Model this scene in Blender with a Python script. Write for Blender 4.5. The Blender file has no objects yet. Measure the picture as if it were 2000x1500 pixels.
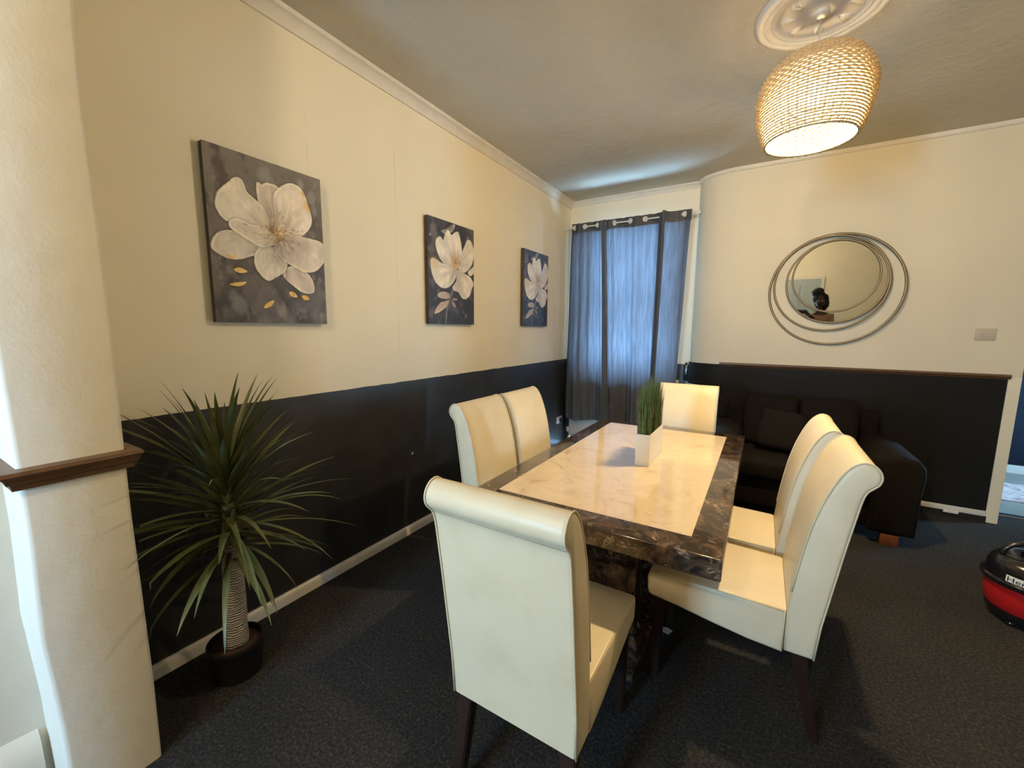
import bpy, bmesh, math, random
import numpy as np
from mathutils import Vector, Matrix, noise as mnoise
rng = random.Random(7)
PI = math.pi
SC = bpy.context.scene
COL = SC.collection

# ------------------------------------------------------------------ camera, world, lights, exposure
YAW, PITCH, ROLL, FPX, CAMH = 0.544826798, 0.132876254, -0.008080514, 803.6, 1.5
cd = bpy.data.cameras.new('camera')
cam = bpy.data.objects.new('camera', cd)
COL.objects.link(cam)
SC.camera = cam
cd.sensor_fit = 'HORIZONTAL'
cd.sensor_width = 36.0
cd.lens = FPX / 2000.0 * 36.0
cd.clip_start = 0.005
cy, sy, cp, sp = math.cos(YAW), math.sin(YAW), math.cos(PITCH), math.sin(PITCH)
fwd = Vector((-sy * cp, cy * cp, -sp))
rgt = Vector((cy, sy, 0))
dwn = fwd.cross(rgt)
r2 = rgt * math.cos(ROLL) + dwn * math.sin(ROLL)
d2 = -rgt * math.sin(ROLL) + dwn * math.cos(ROLL)
m3 = Matrix((r2, -d2, -fwd)).transposed()
cam.matrix_world = Matrix.Translation((0, 0, CAMH)) @ m3.to_4x4()

SC.view_settings.view_transform = 'Standard'
SC.view_settings.look = 'None'
SC.view_settings.gamma = 1.0
SC.view_settings.use_curve_mapping = False
SC.view_settings.exposure = 0.0
try:
    SC.cycles.use_denoising = True
    SC.cycles.max_bounces = 10
    SC.cycles.diffuse_bounces = 6
    SC.cycles.transmission_bounces = 8
    SC.cycles.sample_clamp_indirect = 6.0
    SC.cycles.caustics_reflective = False
    SC.cycles.caustics_refractive = False
except Exception:
    pass

w = bpy.data.worlds.new('world')
SC.world = w
w.use_nodes = True
bg = w.node_tree.nodes['Background']
bg.inputs['Color'].default_value = (0.38, 0.67, 1.0, 1)
bg.inputs['Strength'].default_value = 100.0

LAMP = Vector((0.12, 2.63, 0))
BULB_Z = 2.632
BULB_W = 195.0
BULB_COL = (1.0, 0.72, 0.38)
REAR_E = 265.0

def light(name, typ, loc, **kw):
    l = bpy.data.lights.new(name, typ)
    for k, v in kw.items():
        setattr(l, k, v)
    o = bpy.data.objects.new(name, l)
    o.location = loc
    COL.objects.link(o)
    return o

light('bulb_light', 'POINT', (LAMP.x, LAMP.y, BULB_Z), energy=BULB_W, color=BULB_COL, shadow_soft_size=0.03)

def portal(name, loc, rot, sx, sz):
    o = light(name, 'AREA', loc, shape='RECTANGLE', size=sx, size_y=sz)
    o.rotation_euler = rot
    o.data.cycles.is_portal = True
    return o

portal('window_portal', (-1.37, 5.16, 1.84), (-PI / 2, 0, 0), 1.14, 1.78)
portal('rear_window_portal', (-1.39, -3.24, 1.475), (PI / 2, 0, 0), 0.66, 1.25)
portal('hall_portal', (3.76, 5.65, 1.2), (0, PI / 2, 0), 2.0, 0.40)

# ------------------------------------------------------------------ helpers
class G:
    """collects verts and faces of ONE part"""
    def __init__(s):
        s.v, s.f = [], []
    def add(s, vs, fs):
        b = len(s.v)
        s.v += [tuple(x) for x in vs]
        s.f += [tuple(b + i for i in f) for f in fs]
        return s
    def bm(s, bm, mat=None):
        if mat is not None:
            bmesh.ops.transform(bm, matrix=mat, verts=bm.verts)
        bm.verts.index_update()
        s.add([v.co[:] for v in bm.verts], [[v.index for v in f.verts] for f in bm.faces])
        bm.free()
        return s
    def box(s, lo, hi, bev=0.0, seg=2, mat=None):
        bm = bmesh.new()
        bmesh.ops.create_cube(bm, size=1)
        c = [(a + b) / 2 for a, b in zip(lo, hi)]
        d = [b - a for a, b in zip(lo, hi)]
        for v in bm.verts:
            v.co = Vector((c[i] + v.co[i] * d[i] for i in range(3)))
        if bev > 0:
            bmesh.ops.bevel(bm, geom=bm.edges[:], offset=bev, segments=seg, affect='EDGES', profile=0.5)
        return s.bm(bm, mat)
    def lathe(s, prof, n=32, c=(0, 0, 0), closed=False):
        vs, fs = [], []
        m = len(prof)
        for i in range(n):
            a = 2 * PI * i / n
            for r, z in prof:
                vs.append((c[0] + r * math.cos(a), c[1] + r * math.sin(a), c[2] + z))
        for i in range(n):
            j = (i + 1) % n
            for k in range(m if closed else m - 1):
                l = (k + 1) % m
                fs.append((i * m + k, j * m + k, j * m + l, i * m + l))
        return s.add(vs, fs)
    def tube(s, path, r, n=6, closed=False, up=Vector((0, 0, 1)), caps=True):
        P = [Vector(p) for p in path]
        N = len(P)
        vs, fs = [], []
        prevx = None
        for i, p in enumerate(P):
            a = P[(i - 1) % N] if (closed or i > 0) else p
            b = P[(i + 1) % N] if (closed or i < N - 1) else p
            t = (b - a)
            t = t.normalized() if t.length > 1e-9 else Vector((0, 0, 1))
            if prevx is None:
                u = up if abs(t.dot(up)) < 0.9 else Vector((1, 0, 0))
                x = t.cross(u).normalized()
            else:
                x = (prevx - t * prevx.dot(t)).normalized()
            prevx = x
            y = t.cross(x)
            rr = r[i] if isinstance(r, (list, tuple)) else r
            for k in range(n):
                q = 2 * PI * k / n
                vs.append(p + x * (rr * math.cos(q)) + y * (rr * math.sin(q)))
        for i in range(N if closed else N - 1):
            j = (i + 1) % N
            for k in range(n):
                l = (k + 1) % n
                fs.append((i * n + k, i * n + l, j * n + l, j * n + k))
        if caps and not closed:
            fs.append(tuple(range(n - 1, -1, -1)))
            fs.append(tuple((N - 1) * n + k for k in range(n)))
        return s.add(vs, fs)
    def prism(s, poly, z0, z1):
        n = len(poly)
        vs = [(x, y, z0) for x, y in poly] + [(x, y, z1) for x, y in poly]
        fs = [tuple(range(n - 1, -1, -1)), tuple(range(n, 2 * n))]
        for i in range(n):
            j = (i + 1) % n
            fs.append((i, j, n + j, n + i))
        return s.add(vs, fs)
    def sweep(s, path, prof, closed=False):
        """prof: (a, z) with a = offset along left normal of a plan path [(x,y)]"""
        P = [Vector((x, y)) for x, y in path]
        N, m = len(P), len(prof)
        vs, fs = [], []
        for i, p in enumerate(P):
            t0 = (P[i] - P[i - 1]).normalized() if i > 0 else None
            t1 = (P[i + 1] - P[i]).normalized() if i < N - 1 else None
            if t0 is None: t0 = t1
            if t1 is None: t1 = t0
            n0 = Vector((-t0.y, t0.x)); n1 = Vector((-t1.y, t1.x))
            nn = (n0 + n1).normalized()
            k = 1.0 / max(0.35, nn.dot(n0))
            for a, z in prof:
                q = p + nn * (a * k)
                vs.append((q.x, q.y, z))
        for i in range(N - 1):
            for k in range(m):
                l = (k + 1) % m
                fs.append((i * m + k, (i + 1) * m + k, (i + 1) * m + l, i * m + l))
        fs.append(tuple(range(m - 1, -1, -1)))
        fs.append(tuple((N - 1) * m + k for k in range(m)))
        return s.add(vs, fs)
    def rprism(s, poly, half, rnd=0.01, seg=3):
        """poly (u,z) extruded along y from -half to half with rounded rims"""
        n = len(poly)
        P = [Vector(p) for p in poly]
        area = sum(P[i].x * P[(i + 1) % n].y - P[(i + 1) % n].x * P[i].y for i in range(n))
        sg = 1 if area > 0 else -1
        nor = []
        for i in range(n):
            a = (P[i] - P[i - 1]).normalized(); b = (P[(i + 1) % n] - P[i]).normalized()
            na = Vector((a.y, -a.x)) * sg; nb = Vector((b.y, -b.x)) * sg
            q = (na + nb)
            q = q.normalized() if q.length > 1e-6 else na
            nor.append(q / max(0.5, q.dot(na)))
        rings = []
        for k in range(seg + 1):
            t = k / seg * PI / 2
            rings.append((-half + rnd * (1 - math.sin(t)), rnd * (1 - math.cos(PI / 2 - t))))
        rings = [(-half + rnd * (1 - math.cos(PI / 2 * k / seg)), rnd * (1 - math.sin(PI / 2 * k / seg))) for k in range(seg + 1)]
        rings += [(-y, i) for y, i in reversed(rings)]
        vs, fs = [], []
        for y, ins in rings:
            for p, q in zip(P, nor):
                c = p - q * ins
                vs.append((c.x, y, c.y))
        R = len(rings)
        for i in range(R - 1):
            for k in range(n):
                l = (k + 1) % n
                fs.append((i * n + k, i * n + l, (i + 1) * n + l, (i + 1) * n + k))
        fs.append(tuple(range(n - 1, -1, -1)))
        fs.append(tuple((R - 1) * n + k for k in range(n)))
        return s.add(vs, fs)
    def build(s, name, mat, parent=None, smooth=None, kind=None, loc=None):
        me = bpy.data.meshes.new(name)
        me.from_pydata(s.v, [], s.f)
        bm = bmesh.new(); bm.from_mesh(me)
        bmesh.ops.recalc_face_normals(bm, faces=bm.faces)
        bm.to_mesh(me); bm.free()
        if smooth is not None:
            for p in me.polygons:
                p.use_smooth = True
            if smooth < 179:
                me.set_sharp_from_angle(angle=math.radians(smooth))
        if mat:
            me.materials.append(mat)
        o = bpy.data.objects.new(name, me)
        COL.objects.link(o)
        if parent is not None:
            o.parent = parent
        if kind:
            o['kind'] = kind
        if loc:
            o.location = loc
        return o

def struct(name, g, mat, parent=None, smooth=None):
    return g.build(name, mat, parent, smooth, None if parent else 'structure')

def tag(o, label, cat, group=None):
    o['label'] = label; o['category'] = cat
    if group: o['group'] = group
    return o

def thing(name, label, cat, loc=(0, 0, 0), rotz=0.0, group=None):
    o = bpy.data.objects.new(name, None)
    o.empty_display_size = 0.1
    o.location = loc; o.rotation_euler = (0, 0, rotz)
    COL.objects.link(o)
    return tag(o, label, cat, group)

def copy_thing(root, loc, rotz, label):
    r = root.copy(); COL.objects.link(r)
    r.location = loc; r.rotation_euler = (0, 0, rotz); r['label'] = label
    for ch in list(root.children):
        c = ch.copy(); COL.objects.link(c); c.parent = r
        for g in list(ch.children):
            d = g.copy(); COL.objects.link(d); d.parent = c
    return r

# ------------------------------------------------------------------ materials
def newmat(name, color=(0.8, 0.8, 0.8), rough=0.6, metal=0.0, spec=0.5, coat=0.0):
    m = bpy.data.materials.new(name)
    m.use_nodes = True
    nt = m.node_tree
    b = nt.nodes['Principled BSDF']
    b.inputs['Base Color'].default_value = (*color, 1)
    b.inputs['Roughness'].default_value = rough
    b.inputs['Metallic'].default_value = metal
    b.inputs['Specular IOR Level'].default_value = spec
    b.inputs['Coat Weight'].default_value = coat
    return m, nt, b

def N(nt, typ, **kw):
    n = nt.nodes.new(typ)
    for k, v in kw.items():
        if k in n.inputs:
            n.inputs[k].default_value = v
        else:
            setattr(n, k, v)
    return n

def L(nt, a, b):
    nt.links.new(a, b)

def coords(nt, kind='Object', scale=(1, 1, 1)):
    tc = N(nt, 'ShaderNodeTexCoord')
    mp = N(nt, 'ShaderNodeMapping')
    mp.inputs['Scale'].default_value = scale
    L(nt, tc.outputs[kind], mp.inputs['Vector'])
    return mp.outputs['Vector']

def ramp(nt, fac, stops, interp='LINEAR'):
    r = N(nt, 'ShaderNodeValToRGB')
    r.color_ramp.interpolation = interp
    e = r.color_ramp.elements
    while len(e) > 1:
        e.remove(e[-1])
    e[0].position = stops[0][0]; e[0].color = (*stops[0][1], 1)
    for p, c in stops[1:]:
        x = e.new(p); x.color = (*c, 1)
    L(nt, fac, r.inputs['Fac'])
    return r.outputs['Color']

def noise_tex(nt, vec, scale, detail=4, rough=0.55, dist=0.0):
    n = N(nt, 'ShaderNodeTexNoise')
    n.inputs['Scale'].default_value = scale
    n.inputs['Detail'].default_value = detail
    n.inputs['Roughness'].default_value = rough
    n.inputs['Distortion'].default_value = dist
    L(nt, vec, n.inputs['Vector'])
    return n.outputs['Fac']

def bump(nt, b, h, strength=0.2, dist=0.01, prev=None):
    n = N(nt, 'ShaderNodeBump')
    n.inputs['Strength'].default_value = strength
    n.inputs['Distance'].default_value = dist
    L(nt, h, n.inputs['Height'])
    if prev is not None:
        L(nt, prev, n.inputs['Normal'])
    L(nt, n.outputs['Normal'], b.inputs['Normal'])
    return n.outputs['Normal']

def simple(name, color, rough=0.6, metal=0.0, var=0.08, nscale=12, bmp=0.0, bscale=60, coat=0.0, spec=0.5):
    m, nt, b = newmat(name, color, rough, metal, spec, coat)
    v = coords(nt)
    f = noise_tex(nt, v, nscale)
    lo = tuple(c * (1 - var) for c in color); hi = tuple(min(1, c * (1 + var)) for c in color)
    L(nt, ramp(nt, f, [(0.3, lo), (0.7, hi)]), b.inputs['Base Color'])
    if bmp > 0:
        bump(nt, b, noise_tex(nt, v, bscale, 6), bmp, 0.004)
    return m

CREAM = (0.83, 0.765, 0.60)
CHAR = (0.026, 0.026, 0.026)

def wall_two_tone(name, zsplit, seams=(), CREAM=CREAM):
    m, nt, b = newmat(name, CREAM, 0.62)
    v = coords(nt)
    sep = N(nt, 'ShaderNodeSeparateXYZ'); L(nt, v, sep.inputs[0])
    f = noise_tex(nt, v, 1.3, 5)
    cr = ramp(nt, f, [(0.3, tuple(c * 0.95 for c in CREAM)), (0.7, tuple(c * 1.03 for c in CREAM))])
    ch = ramp(nt, noise_tex(nt, v, 6, 5), [(0.35, tuple(c * 0.8 for c in CHAR)), (0.7, tuple(c * 1.25 for c in CHAR))])
    # hand painted edge with a little wobble
    wob = noise_tex(nt, v, 9, 2)
    ad = N(nt, 'ShaderNodeMath', operation='MULTIPLY_ADD'); L(nt, wob, ad.inputs[0]); ad.inputs[1].default_value = 0.010; L(nt, sep.outputs['Z'], ad.inputs[2])
    gt = N(nt, 'ShaderNodeMath', operation='GREATER_THAN'); L(nt, ad.outputs[0], gt.inputs[0]); gt.inputs[1].default_value = zsplit + 0.005
    mx = N(nt, 'ShaderNodeMix', data_type='RGBA')
    L(nt, gt.outputs[0], mx.inputs['Factor']); L(nt, ch, mx.inputs['A']); L(nt, cr, mx.inputs['B'])
    out = mx.outputs['Result']
    for ys in seams:   # faint wallpaper joints
        s1 = N(nt, 'ShaderNodeMath', operation='SUBTRACT'); L(nt, sep.outputs['Y'], s1.inputs[0]); s1.inputs[1].default_value = ys
        s2 = N(nt, 'ShaderNodeMath', operation='ABSOLUTE'); L(nt, s1.outputs[0], s2.inputs[0])
        s3 = N(nt, 'ShaderNodeMath', operation='LESS_THAN'); L(nt, s2.outputs[0], s3.inputs[0]); s3.inputs[1].default_value = 0.0018
        s4 = N(nt, 'ShaderNodeMath', operation='MULTIPLY'); L(nt, s3.outputs[0], s4.inputs[0]); L(nt, gt.outputs[0], s4.inputs[1])
        s5 = N(nt, 'ShaderNodeMath', operation='MULTIPLY'); L(nt, s4.outputs[0], s5.inputs[0]); L(nt, ramp(nt, noise_tex(nt, v, 2.2, 3), [(0.42, (0, 0, 0)), (0.7, (0.5, 0.5, 0.5))]), s5.inputs[1])
        m2 = N(nt, 'ShaderNodeMix', data_type='RGBA'); L(nt, s5.outputs[0], m2.inputs['Factor']); L(nt, out, m2.inputs['A']); m2.inputs['B'].default_value = (0.33, 0.28, 0.2, 1)
        out = m2.outputs['Result']
    L(nt, out, b.inputs['Base Color'])
    rr = N(nt, 'ShaderNodeMapRange'); L(nt, gt.outputs[0], rr.inputs['Value']); rr.inputs['To Min'].default_value = 0.42; rr.inputs['To Max'].default_value = 0.7
    L(nt, rr.outputs[0], b.inputs['Roughness'])
    bump(nt, b, noise_tex(nt, v, 55, 6), 0.10, 0.004)
    return m

M = {}
M['wall_left'] = wall_two_tone('painted_wall_left', 1.130, (2.02, 1.41, 3.3))
M['wall'] = wall_two_tone('painted_wall_dimmed', 1.165, (), (0.70, 0.645, 0.51))  # same cream as the left wall, darkened to stand for dimmer light
M['cream'] = simple('cream_paint', CREAM, 0.65, var=0.04, nscale=2, bmp=0.10, bscale=50)
M['white_gloss'] = simple('white_gloss_paint', (0.72, 0.70, 0.66), 0.35, var=0.06, nscale=8, bmp=0.05, bscale=30)
M['charcoal'] = simple('charcoal_paint', (0.008, 0.008, 0.0078), 0.6, var=0.2, nscale=6, bmp=0.06, bscale=50, spec=0.2)
M['navy'] = simple('navy_paint', (0.004, 0.0075, 0.018), 0.6, var=0.1, nscale=3, spec=0.2)
M['wood'] = simple('stained_wood', (0.115, 0.058, 0.025), 0.35, var=0.25, nscale=20)
M['chair_wood'] = simple('dark_chair_wood', (0.019, 0.009, 0.006), 0.35, var=0.3, nscale=25)
M['foot_wood'] = simple('reddish_foot_wood', (0.16, 0.05, 0.02), 0.35, var=0.2, nscale=25)
M['gap_shade'] = simple('gap_shade_black', (0.006, 0.006, 0.006), 0.8, var=0.1)
M['white_plastic'] = simple('white_plastic', (0.70, 0.69, 0.65), 0.35, var=0.02)
M['switch_plastic'] = simple('tan_switch_plastic', (0.50, 0.455, 0.36), 0.4, var=0.02)  # plate colour darker than the white plastic
M['black_plastic'] = simple('black_plastic', (0.008, 0.008, 0.009), 0.22, var=0.1, coat=0.3)
M['red_plastic'] = simple('red_plastic', (0.42, 0.012, 0.012), 0.3, var=0.05, coat=0.3)
M['chrome'] = simple('chrome', (0.8, 0.8, 0.8), 0.2, 1.0, var=0.02)
M['ring_metal'] = simple('champagne_metal', (0.27, 0.215, 0.135), 0.45, 0.6, var=0.08, nscale=30)
M['rose'] = simple('cream_plaster', (0.70, 0.66, 0.57), 0.7, var=0.05, nscale=10, bmp=0.15, bscale=60)
M['sofa'] = simple('dark_brown_suede', (0.0055, 0.0042, 0.0040), 0.85, var=0.25, nscale=10, bmp=0.25, bscale=90, spec=0.15)
M['soil'] = simple('dark_soil', (0.035, 0.018, 0.012), 0.9, var=0.3, nscale=60, bmp=0.8, bscale=120)
M['pot'] = simple('black_pot', (0.008, 0.008, 0.009), 0.45, var=0.2)
M['paper'] = simple('white_paper', (0.62, 0.64, 0.68), 0.8, var=0.03)
M['window_white'] = simple('white_window_paint', (0.78, 0.78, 0.78), 0.4, var=0.03)
M['skin'] = simple('brown_skin', (0.045, 0.022, 0.014), 0.5, var=0.1)
M['hair'] = simple('black_hair', (0.004, 0.004, 0.004), 0.7, var=0.3, nscale=60, bmp=0.8, bscale=80)
M['top'] = simple('dusty_pink_knit', (0.36, 0.22, 0.15), 0.85, var=0.12, nscale=30, bmp=0.3, bscale=120)
M['trousers'] = simple('dark_trousers', (0.02, 0.022, 0.03), 0.8, var=0.15)
M['rim_dark'] = simple('brown_binding', (0.20, 0.13, 0.06), 0.7, var=0.2, nscale=40)

def mat_glass():
    m = bpy.data.materials.new('window_glass'); m.use_nodes = True
    nt = m.node_tree; nt.nodes.clear()
    tr = N(nt, 'ShaderNodeBsdfTransparent'); tr.inputs['Color'].default_value = (0.94, 0.96, 0.96, 1)
    gl = N(nt, 'ShaderNodeBsdfGlossy'); gl.inputs['Roughness'].default_value = 0.02
    lw = N(nt, 'ShaderNodeFresnel'); lw.inputs['IOR'].default_value = 1.45
    mx = N(nt, 'ShaderNodeMixShader'); L(nt, lw.outputs[0], mx.inputs['Fac']); L(nt, tr.outputs[0], mx.inputs[1]); L(nt, gl.outputs[0], mx.inputs[2])
    o = N(nt, 'ShaderNodeOutputMaterial'); L(nt, mx.outputs[0], o.inputs['Surface'])
    return m
M['glass'] = mat_glass()
m, nt, b = newmat('mirror_silver', (0.88, 0.88, 0.86), 0.015, 1.0)
v = coords(nt); f = noise_tex(nt, v, 20)
L(nt, ramp(nt, f, [(0.3, (0.58, 0.60, 0.60)), (0.7, (0.60, 0.62, 0.62))]), b.inputs['Base Color'])
M['mirror'] = m

def mat_carpet():
    m, nt, b = newmat('charcoal_carpet', (0.03, 0.03, 0.03), 0.95, spec=0.15)
    v = coords(nt)
    n1 = noise_tex(nt, v, 85, 4, 0.75)
    n2 = noise_tex(nt, v, 420, 2, 0.7)
    c = ramp(nt, n1, [(0.32, (0.014, 0.0145, 0.016)), (0.50, (0.034, 0.034, 0.036)), (0.62, (0.066, 0.064, 0.060)), (0.74, (0.14, 0.135, 0.12))])
    c2 = ramp(nt, noise_tex(nt, v, 1.6, 4), [(0.35, (0.82, 0.82, 0.82)), (0.7, (1.1, 1.1, 1.1))])
    mx = N(nt, 'ShaderNodeMix', data_type='RGBA', blend_type='MULTIPLY'); mx.inputs['Factor'].default_value = 1
    L(nt, c, mx.inputs['A']); L(nt, c2, mx.inputs['B'])
    L(nt, mx.outputs['Result'], b.inputs['Base Color'])
    p = bump(nt, b, n2, 0.7, 0.006)
    bump(nt, b, n1, 0.8, 0.01, p)
    return m
M['carpet'] = mat_carpet()

def mat_ceiling():
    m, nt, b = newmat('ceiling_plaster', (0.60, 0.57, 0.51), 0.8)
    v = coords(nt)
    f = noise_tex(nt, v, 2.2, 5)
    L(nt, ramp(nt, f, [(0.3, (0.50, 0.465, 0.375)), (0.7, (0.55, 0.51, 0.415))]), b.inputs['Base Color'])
    n1 = noise_tex(nt, v, 9, 7, 0.62, 0.6)
    h1 = ramp(nt, n1, [(0.42, (0, 0, 0)), (0.62, (1, 1, 1))])
    n2 = noise_tex(nt, v, 34, 4, 0.6)
    p = bump(nt, b, h1, 0.15, 0.02)
    bump(nt, b, n2, 0.12, 0.01, p)
    return m
M['ceiling'] = mat_ceiling()

def mat_pillar():
    m, nt, b = newmat('white_lumpy_plaster', (0.66, 0.64, 0.58), 0.6)
    v = coords(nt)
    L(nt, ramp(nt, noise_tex(nt, v, 2.5, 4), [(0.3, (0.72, 0.70, 0.62)), (0.7, (0.77, 0.75, 0.665))]), b.inputs['Base Color'])
    p = bump(nt, b, noise_tex(nt, v, 9, 5), 0.18, 0.02)
    bump(nt, b, noise_tex(nt, v, 90, 4), 0.10, 0.004, p)
    return m
M['pillar'] = mat_pillar()

def mat_dark_marble():
    m, nt, b = newmat('dark_brown_marble', (0.03, 0.02, 0.015), 0.09, coat=0.4)
    v = coords(nt)
    n1 = noise_tex(nt, v, 11, 9, 0.70, 1.2)
    base = ramp(nt, n1, [(0.32, (0.011, 0.009, 0.008)), (0.46, (0.034, 0.023, 0.017)), (0.56, (0.085, 0.055, 0.036)), (0.70, (0.18, 0.125, 0.082))])
    # light hair veins
    n2 = noise_tex(nt, v, 5.5, 8, 0.62, 2.4)
    a = N(nt, 'ShaderNodeMath', operation='SUBTRACT'); L(nt, n2, a.inputs[0]); a.inputs[1].default_value = 0.5
    a2 = N(nt, 'ShaderNodeMath', operation='ABSOLUTE'); L(nt, a.outputs[0], a2.inputs[0])
    vein = ramp(nt, a2.outputs[0], [(0.0, (1, 1, 1)), (0.018, (0, 0, 0))])
    n3 = ramp(nt, noise_tex(nt, v, 16, 3), [(0.5, (0, 0, 0)), (0.66, (1, 1, 1))])
    mm = N(nt, 'ShaderNodeMath', operation='MULTIPLY'); L(nt, vein, mm.inputs[0]); L(nt, n3, mm.inputs[1])
    mx = N(nt, 'ShaderNodeMix', data_type='RGBA'); L(nt, mm.outputs[0], mx.inputs['Factor']); L(nt, base, mx.inputs['A']); mx.inputs['B'].default_value = (0.42, 0.33, 0.24, 1)
    L(nt, mx.outputs['Result'], b.inputs['Base Color'])
    return m
M['marble_dark'] = mat_dark_marble()

def mat_cream_marble():
    m, nt, b = newmat('cream_marble', (0.7, 0.6, 0.45), 0.10, coat=0.3)
    v = coords(nt)
    n1 = noise_tex(nt, v, 4.5, 8, 0.62, 1.2)
    L(nt, ramp(nt, n1, [(0.30, (0.57, 0.44, 0.31)), (0.46, (0.68, 0.57, 0.41)), (0.6, (0.63, 0.51, 0.36)), (0.72, (0.50, 0.36, 0.23))]), b.inputs['Base Color'])
    return m
M['marble_cream'] = mat_cream_marble()

def mat_leather():
    m, nt, b = newmat('cream_faux_leather', (0.74, 0.67, 0.48), 0.42)
    v = coords(nt)
    n1 = noise_tex(nt, v, 5, 5)
    L(nt, ramp(nt, n1, [(0.28, (0.62, 0.53, 0.36)), (0.5, (0.68, 0.595, 0.425)), (0.75, (0.71, 0.625, 0.45))]), b.inputs['Base Color'])
    p = bump(nt, b, noise_tex(nt, v, 7, 3), 0.10, 0.01)
    bump(nt, b, noise_tex(nt, v, 260, 3), 0.10, 0.002, p)
    return m
M['leather'] = mat_leather()
M['seam'] = simple('dark_seam_thread', (0.36, 0.31, 0.20), 0.7, var=0.05)  # seam thread darker than the leather
M['piping'] = simple('cream_piping', (0.64, 0.57, 0.39), 0.5, var=0.05)

def mat_curtain():
    m, nt, b = newmat('grey_linen_curtain', (0.10, 0.10, 0.11), 0.9, spec=0.1)
    v = coords(nt)
    w1 = N(nt, 'ShaderNodeTexWave'); w1.inputs['Scale'].default_value = 160; w1.inputs['Distortion'].default_value = 1.5; w1.bands_direction = 'X'; L(nt, v, w1.inputs['Vector'])
    w2 = N(nt, 'ShaderNodeTexWave'); w2.inputs['Scale'].default_value = 160; w2.inputs['Distortion'].default_value = 1.5; w2.bands_direction = 'Z'; L(nt, v, w2.inputs['Vector'])
    mu = N(nt, 'ShaderNodeMath', operation='ADD'); L(nt, w1.outputs['Fac'], mu.inputs[0]); L(nt, w2.outputs['Fac'], mu.inputs[1])
    st = noise_tex(nt, coords(nt, scale=(60, 60, 4)), 1.0, 4)
    L(nt, ramp(nt, st, [(0.3, (0.16, 0.158, 0.160)), (0.7, (0.23, 0.227, 0.230))]), b.inputs['Base Color'])
    bump(nt, b, mu.outputs[0], 0.2, 0.002)
    tr = N(nt, 'ShaderNodeBsdfTranslucent')
    L(nt, ramp(nt, st, [(0.3, (0.023, 0.026, 0.033)), (0.7, (0.042, 0.047, 0.059))]), tr.inputs['Color'])
    mx = N(nt, 'ShaderNodeMixShader'); mx.inputs['Fac'].default_value = 0.5
    L(nt, b.outputs[0], mx.inputs[1]); L(nt, tr.outputs[0], mx.inputs[2])
    L(nt, mx.outputs[0], nt.nodes['Material Output'].inputs['Surface'])
    return m
M['curtain'] = mat_curtain()

def mat_twine():
    m, nt, b = newmat('paper_twine', (0.72, 0.62, 0.42), 0.8, spec=0.2)
    v = coords(nt)
    f = noise_tex(nt, v, 45, 3)
    L(nt, ramp(nt, f, [(0.3, (0.46, 0.37, 0.21)), (0.7, (0.66, 0.56, 0.36))]), b.inputs['Base Color'])
    tr = N(nt, 'ShaderNodeBsdfTranslucent'); tr.inputs['Color'].default_value = (0.62, 0.48, 0.25, 1)
    mx = N(nt, 'ShaderNodeMixShader'); mx.inputs['Fac'].default_value = 0.12
    L(nt, b.outputs[0], mx.inputs[1]); L(nt, tr.outputs[0], mx.inputs[2])
    L(nt, mx.outputs[0], nt.nodes['Material Output'].inputs['Surface'])
    return m
M['twine'] = mat_twine()

def mat_emit(name, col, s):
    m = bpy.data.materials.new(name); m.use_nodes = True
    nt = m.node_tree; nt.nodes.clear()
    e = N(nt, 'ShaderNodeEmission'); e.inputs['Color'].default_value = (*col, 1); e.inputs['Strength'].default_value = s
    o = N(nt, 'ShaderNodeOutputMaterial'); L(nt, e.outputs[0], o.inputs['Surface'])
    return m
M['bulb'] = mat_emit('lit_bulb', (1.0, 0.78, 0.45), 60.0)

def mat_leaf(name, c0, c1, sc=7):
    m, nt, b = newmat(name, c0, 0.45)
    v = coords(nt, scale=(1, 1, 1))
    L(nt, ramp(nt, noise_tex(nt, v, sc, 3), [(0.3, c0), (0.7, c1)]), b.inputs['Base Color'])
    return m
M['leaf'] = mat_leaf('yucca_leaf', (0.050, 0.066, 0.020), (0.115, 0.130, 0.050))
M['grass'] = mat_leaf('plastic_grass', (0.030, 0.070, 0.016), (0.14, 0.19, 0.06), 40)

def mat_trunk():
    m, nt, b = newmat('wrapped_trunk', (0.42, 0.40, 0.40), 0.85)
    v = coords(nt)
    wv = N(nt, 'ShaderNodeTexWave'); wv.bands_direction = 'Z'; wv.inputs['Scale'].default_value = 30; wv.inputs['Distortion'].default_value = 5; wv.inputs['Detail'].default_value = 3
    L(nt, v, wv.inputs['Vector'])
    L(nt, ramp(nt, wv.outputs['Fac'], [(0.1, (0.20, 0.18, 0.17)), (0.45, (0.46, 0.43, 0.42)), (1.0, (0.60, 0.57, 0.55))]), b.inputs['Base Color'])
    bump(nt, b, wv.outputs['Fac'], 0.7, 0.01)
    return m
M['trunk'] = mat_trunk()

def mat_paint():
    m, nt, b = newmat('canvas_paint', (1, 1, 1), 0.5)
    a = N(nt, 'ShaderNodeVertexColor'); a.layer_name = 'paint'
    L(nt, a.outputs['Color'], b.inputs['Base Color'])
    bump(nt, b, noise_tex(nt, coords(nt), 260, 4), 0.12, 0.002)
    return m
M['paint'] = mat_paint()

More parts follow.
